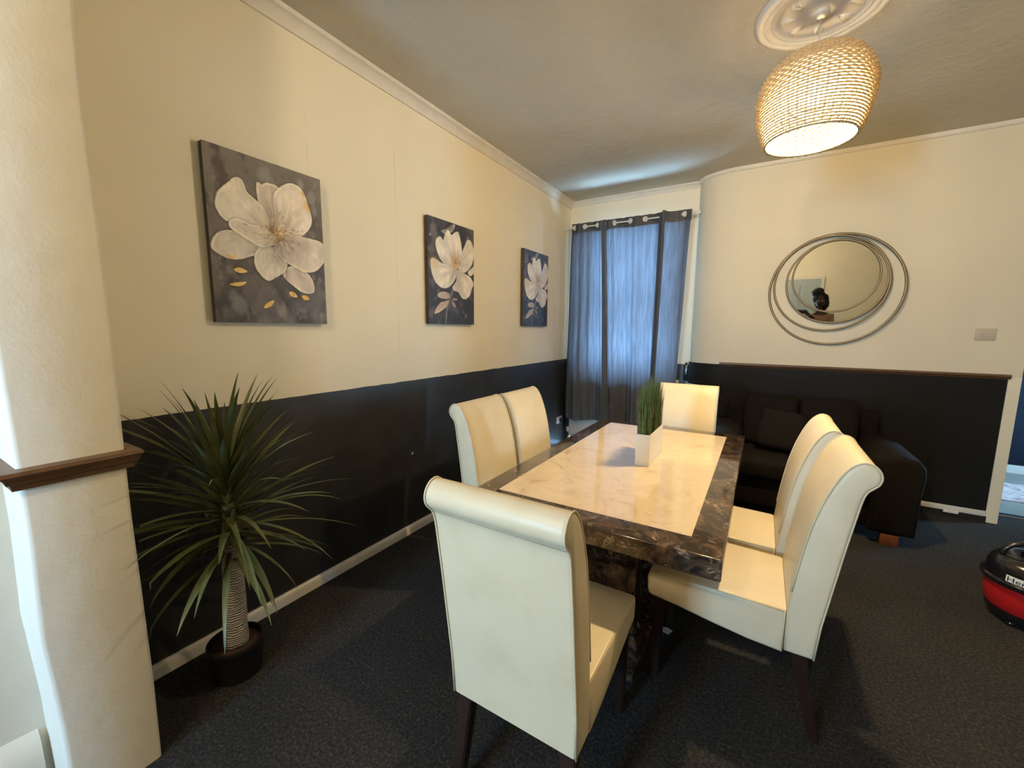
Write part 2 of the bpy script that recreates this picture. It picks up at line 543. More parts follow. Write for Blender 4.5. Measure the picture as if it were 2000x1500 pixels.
def mat_rug():
    m, nt, b = newmat('pale_rug', (0.6, 0.5, 0.5), 0.95)
    v = coords(nt)
    vo = noise_tex(nt, v, 14, 6, 0.7, 1.0)
    L(nt, ramp(nt, vo, [(0.38, (0.42, 0.25, 0.27)), (0.5, (0.62, 0.55, 0.56)), (0.62, (0.70, 0.66, 0.66))]), b.inputs['Base Color'])
    return m
M['rug'] = mat_rug()
M['hall_floor'] = simple('pale_grey_laminate', (0.30, 0.32, 0.31), 0.4, var=0.12, nscale=6)

# ------------------------------------------------------------------ the room
XL, YW, YM, ZC, YB, XR = -2.13, 4.88, 4.63, 3.03, -3.0, 2.7
WX0, WX1 = -1.94, -0.80       # window opening
WZ0, WZ1 = 0.95, 2.70
RX = -0.67                    # recess right side

struct('floor', G().box((-3.3, -3.3, -0.12), (3.9, 4.86, 0)), M['carpet'])
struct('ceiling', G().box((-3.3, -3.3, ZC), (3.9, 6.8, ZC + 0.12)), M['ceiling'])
struct('wall_left', G().box((XL - 0.25, 0.30, 0), (XL, YW + 0.3, ZC)), M['wall_left'])
struct('wall_rear_left', G().box((-2.2, -3.3, 0), (-1.93, 0.25, ZC)), M['pillar'])
g = G()
for k in range(40):      # rough plastered foot of the rear left wall
    y0 = 0.212 - 0.08 * k
    g.v += [(-1.935, y0, 0.0), (-1.900 + .010 * mnoise.noise(Vector((k * .9, 0, 0))), y0, 0.0), (-1.893 + .014 * mnoise.noise(Vector((k * .9, 5, 0))), y0, 0.09),
            (-1.903 + .014 * mnoise.noise(Vector((k * .9, 9, 0))), y0, 0.165 + .02 * mnoise.noise(Vector((k * .7, 3, 3)))), (-1.935, y0, 0.20 + .02 * mnoise.noise(Vector((k * .7, 7, 3))))]
for k in range(39):
    for e in range(5):
        l = (e + 1) % 5
        g.f.append((k * 5 + e, k * 5 + l, k * 5 + 5 + l, k * 5 + 5 + e))
g.f += [(0, 1, 2, 3, 4), tuple(39 * 5 + e for e in range(5))]
struct('baseboard_rear_left', g, M['pillar'], smooth=70)

g = G()
g.box((XL, YW, 0), (RX, YW + 0.3, WZ0)); g.box((XL, YW, WZ1), (RX, YW + 0.3, ZC))
g.box((XL, YW, WZ0), (WX0, YW + 0.3, WZ1)); g.box((WX1, YW, WZ0), (RX, YW + 0.3, WZ1))
struct('wall_window', g, M['wall_left'])

def corner_path(n=10, x1=1.69):
    p = []
    rx, ry = 0.37, YW - YM
    for i in range(n + 1):
        t = PI / 2 * i / n
        p.append((RX + rx * (1 - math.cos(t)), YW - ry * math.sin(t)))
    p.append((x1, YM))
    return p
cpth = corner_path()
g = G().prism([(RX, YW + 0.3), *cpth, (1.69, YM + 0.15), (-0.2, YM + 0.15), (-0.2, YW + 0.3)], 0, ZC)
struct('wall_mirror', g, M['wall'], smooth=30)
g = G().box((1.69, YM, 2.2), (2.62, YM + 0.15, ZC)); g.box((2.62, YM, 0), (3.9, YM + 0.15, ZC))
struct('wall_doorway', g, M['cream'])
struct('wall_right', G().box((XR, -3.3, 0), (XR + 0.25, YM, ZC)), M['cream'])
DX0, DX1, DZ0, DZ1 = -1.72, -1.06, 0.85, 2.10      # second window, in the rear wall behind the camera
g = G()
g.box((-3.3, YB - 0.25, 0), (DX0, YB, ZC)); g.box((DX1, YB - 0.25, 0), (3.0, YB, ZC))
g.box((DX0, YB - 0.25, 0), (DX1, YB, DZ0)); g.box((DX0, YB - 0.25, DZ1), (DX1, YB, ZC))
struct('wall_rear', g, M['cream'])

# stub wall of the opening between the two rooms (foreground left), slightly uneven plaster
def stub():
    zs = [0, 0.3, 0.6, 0.9, 1.2, 1.5, 1.8, 2.0, 2.15, 2.3, 2.45, 2.6, 2.8, ZC]
    prof_far = lambda z: 0.448 + 0.003 * math.sin(z * 5) + 0.030 * max(0, z - 2.05) ** 1.5
    prof_near = lambda z: 0.219 + 0.004 * math.sin(z * 7 + 1) + (0.010 if z < 0.4 else 0)
    xs = -1.70
    g = G()
    rings = []
    for z in zs:
        rings.append([(-3.0, prof_near(z), z), (xs - 0.012, prof_near(z), z), (xs - 0.003, prof_near(z) + 0.004, z), (xs, prof_near(z) + 0.013, z),
                      (xs, prof_far(z) - 0.012, z), (xs - 0.003, prof_far(z) - 0.004, z), (xs - 0.012, prof_far(z), z), (-3.0, prof_far(z), z)])
    n = 8
    vs = [p for r in rings for p in r]
    fs = []
    for i in range(len(rings) - 1):
        for k in range(n - 1):
            fs.append((i * n + k, i * n + k + 1, (i + 1) * n + k + 1, (i + 1) * n + k))
    g.add(vs, fs)
    return g
struct('wall_stub', stub(), M['pillar'], smooth=50)
# dado rail that wraps the stub
rail_prof = [(0.0, 1.052), (0.0, 1.113), (-0.030, 1.110), (-0.034, 1.100), (-0.026, 1.090), (-0.022, 1.076), (-0.014, 1.070), (-0.012, 1.056)]
g = G().sweep([(-3.0, 0.219), (-1.70, 0.219), (-1.70, 0.449), (-1.9, 0.449)], rail_prof)
struct('trim_1', g, M['wood'], smooth=35)

# cornices
cove = [(0, 2.955), (-0.012, 2.955), (-0.014, 2.966), (-0.020, 2.980), (-0.032, 2.998), (-0.048, 3.008), (-0.056, 3.010), (-0.060, 3.022), (-0.060, ZC), (0, ZC)]
struct('trim_2', G().sweep([(XL, 0.45), (XL, YW)], cove), M['rose'], smooth=50)
struct('trim_3', G().sweep([(XL, YW), (RX, YW)], [(a * 0.8, 3.03 - (3.03 - z) * 0.75) for a, z in cove]), M['rose'], smooth=50)
bead = [(0, 2.995), (-0.012, 2.996), (-0.020, 3.006), (-0.022, 3.018), (-0.022, ZC), (0, ZC)]
struct('trim_4', G().sweep(cpth, bead), M['rose'], smooth=50)

# skirting on the left wall
g = G().sweep([(XL, 0.45), (XL, YW)], [(0, 0), (0, 0.060), (-0.010, 0.060), (-0.018, 0.052), (-0.022, 0.040), (-0.022, 0)])
struct('baseboard_left', g, M['white_gloss'], smooth=40)

# boxed dado panel on the mirror wall: board, wooden rail, white strip below it
PXR = 1.615
g = G().sweep([(x, y) for x, y in corner_path(10, PXR)], [(0, 0.10), (0, 1.160), (-0.012, 1.160), (-0.012, 0.10)])
struct('trim_5', g, M['charcoal'], smooth=30)
g = G().sweep([(-0.36, YM), (PXR + 0.012, YM)], [(0, 1.150), (0, 1.186), (-0.016, 1.186), (-0.030, 1.180), (-0.030, 1.170), (-0.020, 1.162), (-0.014, 1.150)])
struct('trim_6', g, M['wood'], smooth=35)
g = G().box((-0.30, YM - 0.014, 0.050), (PXR, YM, 0.094), 0.003)
struct('baseboard_mirror_wall', g, M['white_gloss'], smooth=30)
struct('trim_7', G().box((1.375, YM - 0.022, 0.034), (1.465, YM - 0.012, 0.056), 0.002), M['white_gloss'])
struct('gap_shade_strip', G().box((-0.30, YM - 0.006, 0.0), (PXR + 0.01, YM, 0.049)), M['gap_shade'])  # solid black strip, painted as the shade in the gap below the panel
struct('trim_11', G().box((PXR + .003, YM - .004, 0), (1.6905, YM + .151, 1.168), 0.003), M['cream'])
# pale ledge running round the curved corner from the window sill
g = G().sweep([p for p in corner_path(10) if p[0] < -0.385], [(0, 0.905), (0, 0.935), (-0.030, 0.935), (-0.034, 0.920), (-0.030, 0.905)])
struct('trim_9', g, M['white_gloss'], smooth=40)

# window_1: two-sash window, sill, panes
win = bpy.data.objects.new('window_1', None); COL.objects.link(win); win['kind'] = 'structure'
yo = YW + 0.17
g = G()
g.box((WX0, yo - 0.03, WZ0), (WX0 + 0.05, yo + 0.06, WZ1)); g.box((WX1 - 0.05, yo - 0.03, WZ0), (WX1, yo + 0.06, WZ1))
g.box((WX0, yo - 0.03, WZ1 - 0.05), (WX1, yo + 0.06, WZ1)); g.box((WX0, yo - 0.03, WZ0), (WX1, yo + 0.06, WZ0 + 0.05))
g.build('window_frame', M['window_white'], win)
for nm, z0, z1, dy in (('lower_sash', WZ0 + 0.05, 1.74, 0.0), ('upper_sash', 1.70, WZ1 - 0.05, 0.035)):
    g = G(); x0, x1 = WX0 + 0.05, WX1 - 0.05; y0 = yo - 0.02 + dy; y1 = y0 + 0.03
    for a, bb in (((x0, z0), (x0 + 0.045, z1)), ((x1 - 0.045, z0), (x1, z1)), ((x0 + 0.045, z0), (x1 - 0.045, z0 + 0.05)), ((x0 + 0.045, z1 - 0.05), (x1 - 0.045, z1))):
        g.box((a[0], y0, a[1]), (bb[0], y1, bb[1]))
    s = g.build('sash', M['window_white'], win)
    G().box((x0 + 0.045, y0 + 0.012, z0 + 0.05), (x1 - 0.045, y0 + 0.018, z1 - 0.05)).build('pane', M['glass'], s)
G().box((WX0 - 0.03, YW - 0.035, WZ0 - 0.035), (WX1 + 0.03, yo - 0.03, WZ0), 0.006).build('window_sill', M['white_gloss'], win, 30)

# window_2 in the rear wall
win = bpy.data.objects.new('window_2', None); COL.objects.link(win); win['kind'] = 'structure'
g = G(); yb = YB - 0.16; fw = 0.05
g.box((DX0, yb, DZ0), (DX0 + fw, yb + 0.06, DZ1)).box((DX1 - fw, yb, DZ0), (DX1, yb + 0.06, DZ1)).box((DX0 + fw, yb, DZ0), (DX1 - fw, yb + 0.06, DZ0 + fw)).box((DX0 + fw, yb, DZ1 - fw), (DX1 - fw, yb + 0.06, DZ1))
g.build('window_frame', M['window_white'], win)
G().box((DX0 + fw, yb + 0.025, DZ0 + fw), (DX1 - fw, yb + 0.031, DZ1 - fw)).build('pane', M['glass'], win)
G().box((DX0 - 0.04, YB - 0.1, DZ0 - 0.03), (DX1 + 0.04, YB + 0.05, DZ0)).build('window_sill', M['white_gloss'], win)

# added panelled door in the rear wall (seen only in the mirror)
M['door_daylight_tint'] = simple('daylight_blue_grey', (0.40, 0.47, 0.49), 0.4, var=0.05)  # blue daylight put into the door colour
dr = bpy.data.objects.new('door_1', None); COL.objects.link(dr); dr['kind'] = 'structure'
G().box((-0.60, YB, 0), (-0.54, YB + .03, 2.20), .004).box((0.18, YB, 0), (0.24, YB + .03, 2.20), .004).box((-0.54, YB, 2.14), (0.18, YB + .03, 2.20), .004).build('door_frame', M['white_gloss'], dr)
lf = G().box((-0.535, YB + .001, 0.01), (0.175, YB + .02, 2.135), .003).build('door_leaf', M['door_daylight_tint'], dr)
for px0 in (-0.46, -0.14):
    for pz0, pz1 in ((0.2, 0.9), (1.08, 2.0)):
        G().box((px0, YB + .0205, pz0), (px0 + .24, YB + .03, pz1), .006).build('door_panel', M['door_daylight_tint'], lf)
G().tube([(0.12, YB + .021, 1.02), (0.12, YB + .07, 1.02), (0.02, YB + .07, 1.02)], .009, 8).build('door_handle', M['chrome'], lf, 60)

# hall beyond the doorway on the right
struct('floor_hall', G().box((1.0, 4.86, -0.12), (3.9, 6.8, 0.0)), M['hall_floor'])
struct('wall_hall_far', G().box((1.0, 6.48, 0), (3.9, 6.7, ZC)), M['navy'])
struct('wall_hall_left', G().box((1.0, YM + 0.15, 0), (1.15, 6.48, ZC)), M['cream'])
g = G(); g.box((3.6, YM + 0.15, 0), (3.75, 5.45, ZC)); g.box((3.6, 5.85, 0), (3.75, 6.48, ZC)); g.box((3.6, 5.45, 2.2), (3.75, 5.85, ZC)); g.box((3.6, 5.45, 0), (3.75, 5.85, 0.2))
struct('wall_hall_right', g, M['cream'])
win = bpy.data.objects.new('window_3', None); COL.objects.link(win); win['kind'] = 'structure'
g = G(); g.box((3.64, 5.45, 0.2), (3.70, 5.50, 2.2)); g.box((3.64, 5.80, 0.2), (3.70, 5.85, 2.2)); g.box((3.64, 5.50, 2.13), (3.70, 5.80, 2.2)); g.box((3.64, 5.50, 0.2), (3.70, 5.80, 0.27))
g.build('window_frame', M['window_white'], win)
G().box((3.665, 5.50, 0.27), (3.671, 5.80, 2.13)).build('pane', M['glass'], win)
struct('baseboard_hall', G().box((1.15, 6.455, 0), (3.6, 6.48, 0.09), 0.004), M['white_gloss'])
struct('trim_10', G().box((1.69, 4.86, 0.0), (2.62, 4.93, 0.010), 0.004), M['chrome'])
rug = G().box((1.5, 5.34, 0.0), (3.2, 5.96, 0.012), 0.004).build('hall_rug', M['rug'])
tag(rug, 'pale pinkish patterned rug on the hall floor beyond the doorway', 'rug')

# ------------------------------------------------------------------ dining table
TX0, TX1, TY0, TY1, TZ = -1.105, -0.058, 1.42, 3.30, 0.76
t = thing('dining_table', 'large glossy marble dining table with cream inlay and dark brown border', 'table', ((TX0 + TX1) / 2, (TY0 + TY1) / 2, 0))
hx, hy = (TX1 - TX0) / 2, (TY1 - TY0) / 2
def frame_top():
    bw = 0.11
    g = G()
    g.box((-hx, -hy, 0.682), (hx, hy, TZ), 0.007, 3)
    return g
frame_top().build('tabletop', M['marble_dark'], t, 40)
G().box((-hx + 0.105, -hy + 0.12, TZ - 0.004), (hx - 0.11, hy - 0.11, TZ + 0.0008)).build('inlay', M['marble_cream'], t)
G().box((-hx + 0.10, -hy + 0.28, 0.655), (hx - 0.10, hy - 0.28, 0.6815)).build('apron', M['marble_dark'], t)
for ys, yc in ((-1, -hy + 0.36), (1, 0.37)):
    prof = [(-0.205, 0.04), (0.205, 0.04), (0.205, 0.10), (0.185, 0.16), (0.185, 0.52), (0.205, 0.58), (0.205, 0.655), (-0.205, 0.655), (-0.205, 0.58), (-0.185, 0.52), (-0.185, 0.16), (-0.205, 0.10)]
    g = G().rprism(prof, 0.075, 0.008, 2)
    g.v = [(x, y + yc, z) for x, y, z in g.v]
    g.build('pedestal', M['marble_dark'], t, 40)
G().box((-0.215, -hy + 0.20, 0), (0.215, 0.455, 0.0395), 0.006).build('plinth', M['marble_dark'], t, 40)

# ------------------------------------------------------------------ dining chairs
BACK = [(0.0, .335), (0.002, .49), (-.008, .60), (-.033, .78), (-.056, .885), (-.082, .965), (-.110, 1.022), (-.135, 1.052), (-.160, 1.066), (-.186, 1.062), (-.204, 1.046), (-.211, 1.026),
        (-.206, 1.006), (-.192, .992), (-.178, .980), (-.168, .955), (-.155, .87), (-.140, .77), (-.120, .62), (-.100, .47), (-.090, .335)]
BACK = [(u, z + 0.014 * max(0.0, z - 0.95) / 0.116) for u, z in BACK]
def soften(P, keep=2):      # one corner-cutting pass, the first and last points stay
    Q = [P[0], P[1]]
    for a, b in zip(P[1:-2], P[2:-1]):
        Q += [(a[0] * .75 + b[0] * .25, a[1] * .75 + b[1] * .25), (a[0] * .25 + b[0] * .75, a[1] * .25 + b[1] * .75)]
    return Q + [P[-2], P[-1]]
BACK = soften(BACK)
SEAT = [(0.003, .325), (0.12, .332), (.25, .350), (.38, .372), (.475, .383), (.488, .390), (.493, .41), (.494, .466), (.489, .481), (.476, .490), (.38, .497), (.22, .497), (.003, .492)]
CW = 0.43
def make_chair(label, loc, rotz):
    t = thing('dining_chair', label, 'chair', loc, rotz, 'cream dining chairs around the table')
    bk = G().rprism(BACK, CW / 2, 0.014, 3).build('backrest', M['leather'], t, 60)
    for s in (-1, 1):
        G().tube([(u * 1.0, s * (CW / 2 - 0.004), z) for u, z in BACK[3:]], 0.0032, 5).build('piping', M['piping'], bk, 180)
    G().tube([(-.1785, -CW / 2 + .008, .985), (-.1785, CW / 2 - .008, .985)], .0025, 5).build('seam', M['seam'], bk, 180)
    st = G().rprism(SEAT, CW / 2, 0.014, 3).build('seat', M['leather'], t, 60)
    g = G()
    hw = CW / 2 - 0.004
    g.tube([(0.01, -hw, .489), (.22, -hw, .494), (.38, -hw, .492), (.466, -hw, .484), (.486, -hw + .012, .474), (.486, hw - .012, .474), (.466, hw, .484), (.38, hw, .492), (.22, hw, .494), (0.01, hw, .489)], 0.003, 5)
    g.build('piping', M['piping'], st, 180)
    for s in (-1, 1):
        y = s * (CW / 2 - 0.035)
        def leg(u0, u1, z1, w0, w1):
            g = G()
            vs = []
            for u, z, h in ((u1, 0.0, w1), (u0, z1, w0)):
                vs += [(u - h, y - h, z), (u + h, y - h, z), (u + h, y + h, z), (u - h, y + h, z)]
            bm = bmesh.new()
            bv = [bm.verts.new(v) for v in vs]
            for f in ((3, 2, 1, 0), (4, 5, 6, 7), (0, 1, 5, 4), (1, 2, 6, 5), (2, 3, 7, 6), (3, 0, 4, 7)):
                bm.faces.new([bv[i] for i in f])
            bmesh.ops.bevel(bm, geom=bm.edges[:], offset=0.004, segments=2, affect='EDGES')
            return g.bm(bm)
        leg(-.045, -.118, .345, .025, .017).build('leg', M['chair_wood'], t, 40)
        leg(.445, .452, .385, .023, .016).build('leg', M['chair_wood'], t, 40)
    return t

CHAIRS = [
    ((-0.560, 1.018, 0), PI / 2, 'cream leather dining chair in front, its plain back to the viewer'),
    ((0.150, 1.905, 0), PI, 'cream leather chair right of the table, nearer of two, its side panel in view'),
    ((0.125, 2.395, 0), PI, 'cream leather chair right of the table, farther of two, beside the sofa'),
    ((-1.285, 1.995, 0), 0.0, 'cream leather dining chair against the dark left wall, the nearer of the two there'),
    ((-1.270, 2.462, 0), 0.0, 'cream leather dining chair against the dark left wall, the one nearer the curtains'),
    ((-0.475, 3.318, 0), -PI / 2, 'cream leather dining chair at the far head of the table behind the grass planter'),
]
ch0 = make_chair(CHAIRS[0][2], CHAIRS[0][0], CHAIRS[0][1])
for loc, rz, lab in CHAIRS[1:]:
    copy_thing(ch0, loc, rz, lab)

# ------------------------------------------------------------------ planter with artificial grass
t = thing('grass_planter', 'narrow white trough planter of tall green artificial grass on the marble table', 'plant', (-0.519, 2.40, TZ + 0.001))
g = G()
px, py, pz = 0.039, 0.165, 0.175
o_ = [(-px, -py), (px, -py), (px, py), (-px, py)]
i_ = [(-px + .005, -py + .005), (px - .005, -py + .005), (px - .005, py - .005), (-px + .005, py - .005)]
vs = [(x * .96, y * .98, 0) for x, y in o_] + [(x, y, pz) for x, y in o_] + [(x, y, pz) for x, y in i_] + [(x, y, pz - .02) for x, y in i_]
fs = [(3, 2, 1, 0)]
for k in range(4):
    l = (k + 1) % 4
    fs += [(k, l, 4 + l, 4 + k), (4 + k, 4 + l, 8 + l, 8 + k), (8 + k, 8 + l, 12 + l, 12 + k)]
fs.append((12, 13, 14, 15))
g.add(vs, fs).build('pot', M['white_plastic'], t)
G().box((-px + .006, -py + .006, pz - .04), (px - .006, py - .006, pz - .012)).build('soil', M['soil'], t)
g = G()
for i in range(760):
    x = rng.uniform(-px + .006, px - .006); y = rng.uniform(-py + .008, py - .008)
    edge = 1 - 0.25 * (abs(x) / px) ** 2
    h = rng.uniform(0.20, 0.335) * edge
    lx = x * 0.15 + rng.gauss(0, 0.008); ly = y * 0.12 + rng.gauss(0, 0.012)
    a = rng.uniform(0, PI); wd = rng.uniform(.0016, .0028)
    dx, dy = math.cos(a) * wd, math.sin(a) * wd
    b0 = pz - 0.014
    vs = []
    for q, ww in ((0, 1), (0.5, 0.9), (1, 0.08)):
        cx_, cy_ = x + lx * q * q, y + ly * q * q
        vs += [(cx_ - dx * ww, cy_ - dy * ww, b0 + h * q), (cx_ + dx * ww, cy_ + dy * ww, b0 + h * q)]
    g.add(vs, [(0, 1, 3, 2), (2, 3, 5, 4)])
g.build('grass_blades', M['grass'], t, kind='stuff')

# ------------------------------------------------------------------ pendant lamp and ceiling rose
ROSE_Z = ZC
t = thing('plaster_rose', 'round moulded plaster ceiling rose above the woven pendant lamp', 'ceiling rose', (LAMP.x, LAMP.y, ROSE_Z))
G().lathe([(0.0, -.016), (.06, -.016), (.085, -.013), (.10, -.010), (.175, -.010), (.19, -.015), (.198, -.020), (.208, -.016), (.216, -.022), (.228, -.026), (.238, -.020), (.246, -.024), (.258, -.026), (.270, -.018), (.276, -.006), (.277, 0)], 72).build('moulding', M['rose'], t, 50)
def leafmesh():
    g = G()
    # small acanthus leaf lying on the disc, seven lobes
    n = 9
    for side in (-1, 1):
        for k in range(4):
            a = side * (0.35 + 0.28 * k)
            L0 = 0.044 - 0.006 * k
            bx = 0.112 + 0.012 * k
            pts = []
            ux, uy = math.cos(a), math.sin(a)
            for q in range(6):
                f = q / 5
                wq = 0.0095 * math.sin(PI * min(1, f * 0.85 + 0.15))
                pts.append((bx + ux * L0 * f, uy * L0 * f, wq))
            vs = []
            for x, y, wq in pts:
                vs += [(x - uy * wq, y + ux * wq, -.010), (x, y, -.010 - wq * 1.7), (x + uy * wq, y - ux * wq, -.010)]
            fs = []
            for q in range(5):
                fs += [(q * 3, q * 3 + 1, q * 3 + 4, q * 3 + 3), (q * 3 + 1, q * 3 + 2, q * 3 + 5, q * 3 + 4)]
            g.add(vs, fs)
    vs = []
    for q in range(7):
        f = q / 6; x = 0.10 + 0.07 * f; wq = 0.007 * math.sin(PI * (0.1 + 0.85 * f))
        vs += [(x, wq, -.010), (x, 0, -.011 - wq * 1.7), (x, -wq, -.010)]
    g.add(vs, [f for q in range(6) for f in ((q * 3, q * 3 + 1, q * 3 + 4, q * 3 + 3), (q * 3 + 1, q * 3 + 2, q * 3 + 5, q * 3 + 4))])
    return g
lo = leafmesh().build('leaf_ornament', M['rose'], t, 180)
for k in range(1, 8):
    o = lo.copy(); COL.objects.link(o); o.parent = t; o.rotation_euler = (0, 0, 2 * PI * k / 8)

t = thing('pendant_lamp', 'lit dome pendant lamp with woven twine shade hanging from the ceiling rose', 'lamp', (LAMP.x, LAMP.y, 0))
G().lathe([(0, ROSE_Z - .040), (.010, ROSE_Z - .040), (.026, ROSE_Z - .034), (.034, ROSE_Z - .026), (.036, ROSE_Z - .0165), (0, ROSE_Z - .0165)], 32).build('ceiling_cup', M['rose'], t, 40)
G().tube([(0, 0, ROSE_Z - .045), (0, 0, 2.76)], 0.0035, 8).build('cord', M['white_plastic'], t, 180)
G().lathe([(0, 2.754), (.016, 2.754), (.021, 2.739), (.021, 2.694), (.017, 2.688), (0, 2.688)], 20).build('bulb_holder', M['white_plastic'], t, 40)
bl = G().lathe([(r_, z_ + .004) for r_, z_ in [(0, 2.684), (.012, 2.684), (.014, 2.672), (.022, 2.655), (.029, 2.635), (.030, 2.622), (.026, 2.606), (.015, 2.596), (0, 2.593)]], 20).build('bulb', M['bulb'], t, 180)
bl.visible_shadow = False
SHP = [(.190, 2.440), (.206, 2.478), (.220, 2.52), (.231, 2.565), (.237, 2.61), (.238, 2.65), (.232, 2.69), (.218, 2.73), (.193, 2.768), (.158, 2.798), (.112, 2.820), (.060, 2.832), (.024, 2.835)]
# resample the profile by arc length
def resample(P, n):
    P = [Vector(p) for p in P]
    d = [0]
    for i in range(1, len(P)): d.append(d[-1] + (P[i] - P[i - 1]).length)
    out = []
    for k in range(n):
        s = d[-1] * k / (n - 1)
        i = max(j for j in range(len(d)) if d[j] <= s + 1e-12)
        i = min(i, len(P) - 2)
        f = (s - d[i]) / (d[i + 1] - d[i])
        out.append(P[i].lerp(P[i + 1], f))
    return out
rows = resample(SHP, 44)
g = G()
for k, (r, z) in enumerate(rows):
    ribs = 80 if r > 0.09 else (40 if r > 0.05 else 20)
    n = ribs * 4
    # normal of profile
    a = rows[max(0, k - 1)]; c = rows[min(len(rows) - 1, k + 1)]
    tt = (c - a).normalized(); nr, nz = tt.y, -tt.x
    dv = Vector((r, z - BULB_Z)).normalized() if r > 0.07 else Vector((nr, nz))
    pv = Vector((-dv.y, dv.x))
    dense = min(1, max(0, (z - 2.67) / 0.08))
    hh = (0.0036 + 0.0032 * dense); dd = 0.0085 - 0.003 * dense
    vs = []
    for i in range(n):
        th = 2 * PI * i / n
        q = math.cos(ribs / 2 * th + PI * k)
        off = 0.0030 * q
        h2 = hh * (0.80 + 0.45 * abs(q))
        for e in range(6):
            ea = 2 * PI * e / 6
            p = Vector((r, z)) + dv * (off + dd * math.cos(ea)) + pv * (h2 * math.sin(ea))
            vs.append((p.x * math.cos(th), p.x * math.sin(th), p.y))
    fs = []
    for i in range(n):
        j = (i + 1) % n
        for e in range(6):
            l = (e + 1) % 6
            fs.append((i * 6 + e, j * 6 + e, j * 6 + l, i * 6 + l))
    g.add(vs, fs)
wv = g.build('woven_shade', M['twine'], t, 180)
for (idx, nm, rr, mt) in ((0, 'rim', .0050, 'rim_dark'), (43, 'top_ring', .004, 'twine')):
    r, z = rows[idx]
    G().tube([(r * math.cos(2 * PI * i / 64), r * math.sin(2 * PI * i / 64), z) for i in range(64)], rr, 6, closed=True).build(nm, M[mt], t, 180)
g = G()
for k in range(40):
    th = 2 * PI * (k + 0.0) / 40
    g.tube([(r * math.cos(th), r * math.sin(th), z) for r, z in rows[::3]], 0.0020, 4, up=Vector((math.sin(th), -math.cos(th), 0)))
g.build('stake', M['twine'], t, 180, kind='stuff')
for k in range(3):
    th = 2 * PI * k / 3
    G().tube([(.02 * math.cos(th), .02 * math.sin(th), 2.757), (.024 * math.cos(th), .024 * math.sin(th), 2.80), (.026 * math.cos(th), .026 * math.sin(th), 2.835)], 0.0022, 5).build('wire_spoke', M['white_plastic'], t, 180)

# ------------------------------------------------------------------ round mirror with offset rings
mn = Vector((-0.058, -0.998, -0.038)).normalized()
mc = Vector((0.495, YM - 0.035, 1.930))
t = thing('round_mirror', 'round wall mirror framed by offset champagne metal rings above the sofa', 'mirror', mc)
zax = -mn
xax = Vector((1, 0, 0)); xax = (xax - mn * xax.dot(mn)).normalized(); zup = xax.cross(-mn) * -1
yaxm = (-mn); upv = xax.cross(yaxm)
t.matrix_world = Matrix.Translation(mc) @ Matrix((xax, yaxm, upv)).transposed().to_4x4()
def ring(cx, cz, r, tr, y, name, mat):
    return G().tube([(cx + r * math.cos(2 * PI * i / 96), y, cz + r * math.sin(2 * PI * i / 96)) for i in range(96)], tr, 8, closed=True, up=Vector((0, 1, 0))).build(name, M[mat], t, 180)
g = G(); nn = 96; R0 = 0.347
g.add([(0, -0.004, 0)] + [(R0 * math.cos(2 * PI * i / nn), -0.004, R0 * math.sin(2 * PI * i / nn)) for i in range(nn)], [(0, 1 + i, 1 + (i + 1) % nn) for i in range(nn)])
g.build('mirror_glass', M['mirror'], t)
g = G(); g.add([(0, 0.004, 0)] + [(0.35 * math.cos(2 * PI * i / nn), 0.004, 0.35 * math.sin(2 * PI * i / nn)) for i in range(nn)], [(0, 1 + (i + 1) % nn, 1 + i) for i in range(nn)])
g.build('backing_board', M['black_plastic'], t)
ring(0, 0, .351, .0085, -0.002, 'mirror_rim', 'ring_metal')
ring(-.041, -.015, .404, .0088, -0.006, 'ring', 'ring_metal')
ring(-.008, -.070, .4706, .0100, -0.003, 'ring', 'ring_metal')
ring(-.005, .046, .303, .0080, -0.013, 'ring', 'ring_metal')

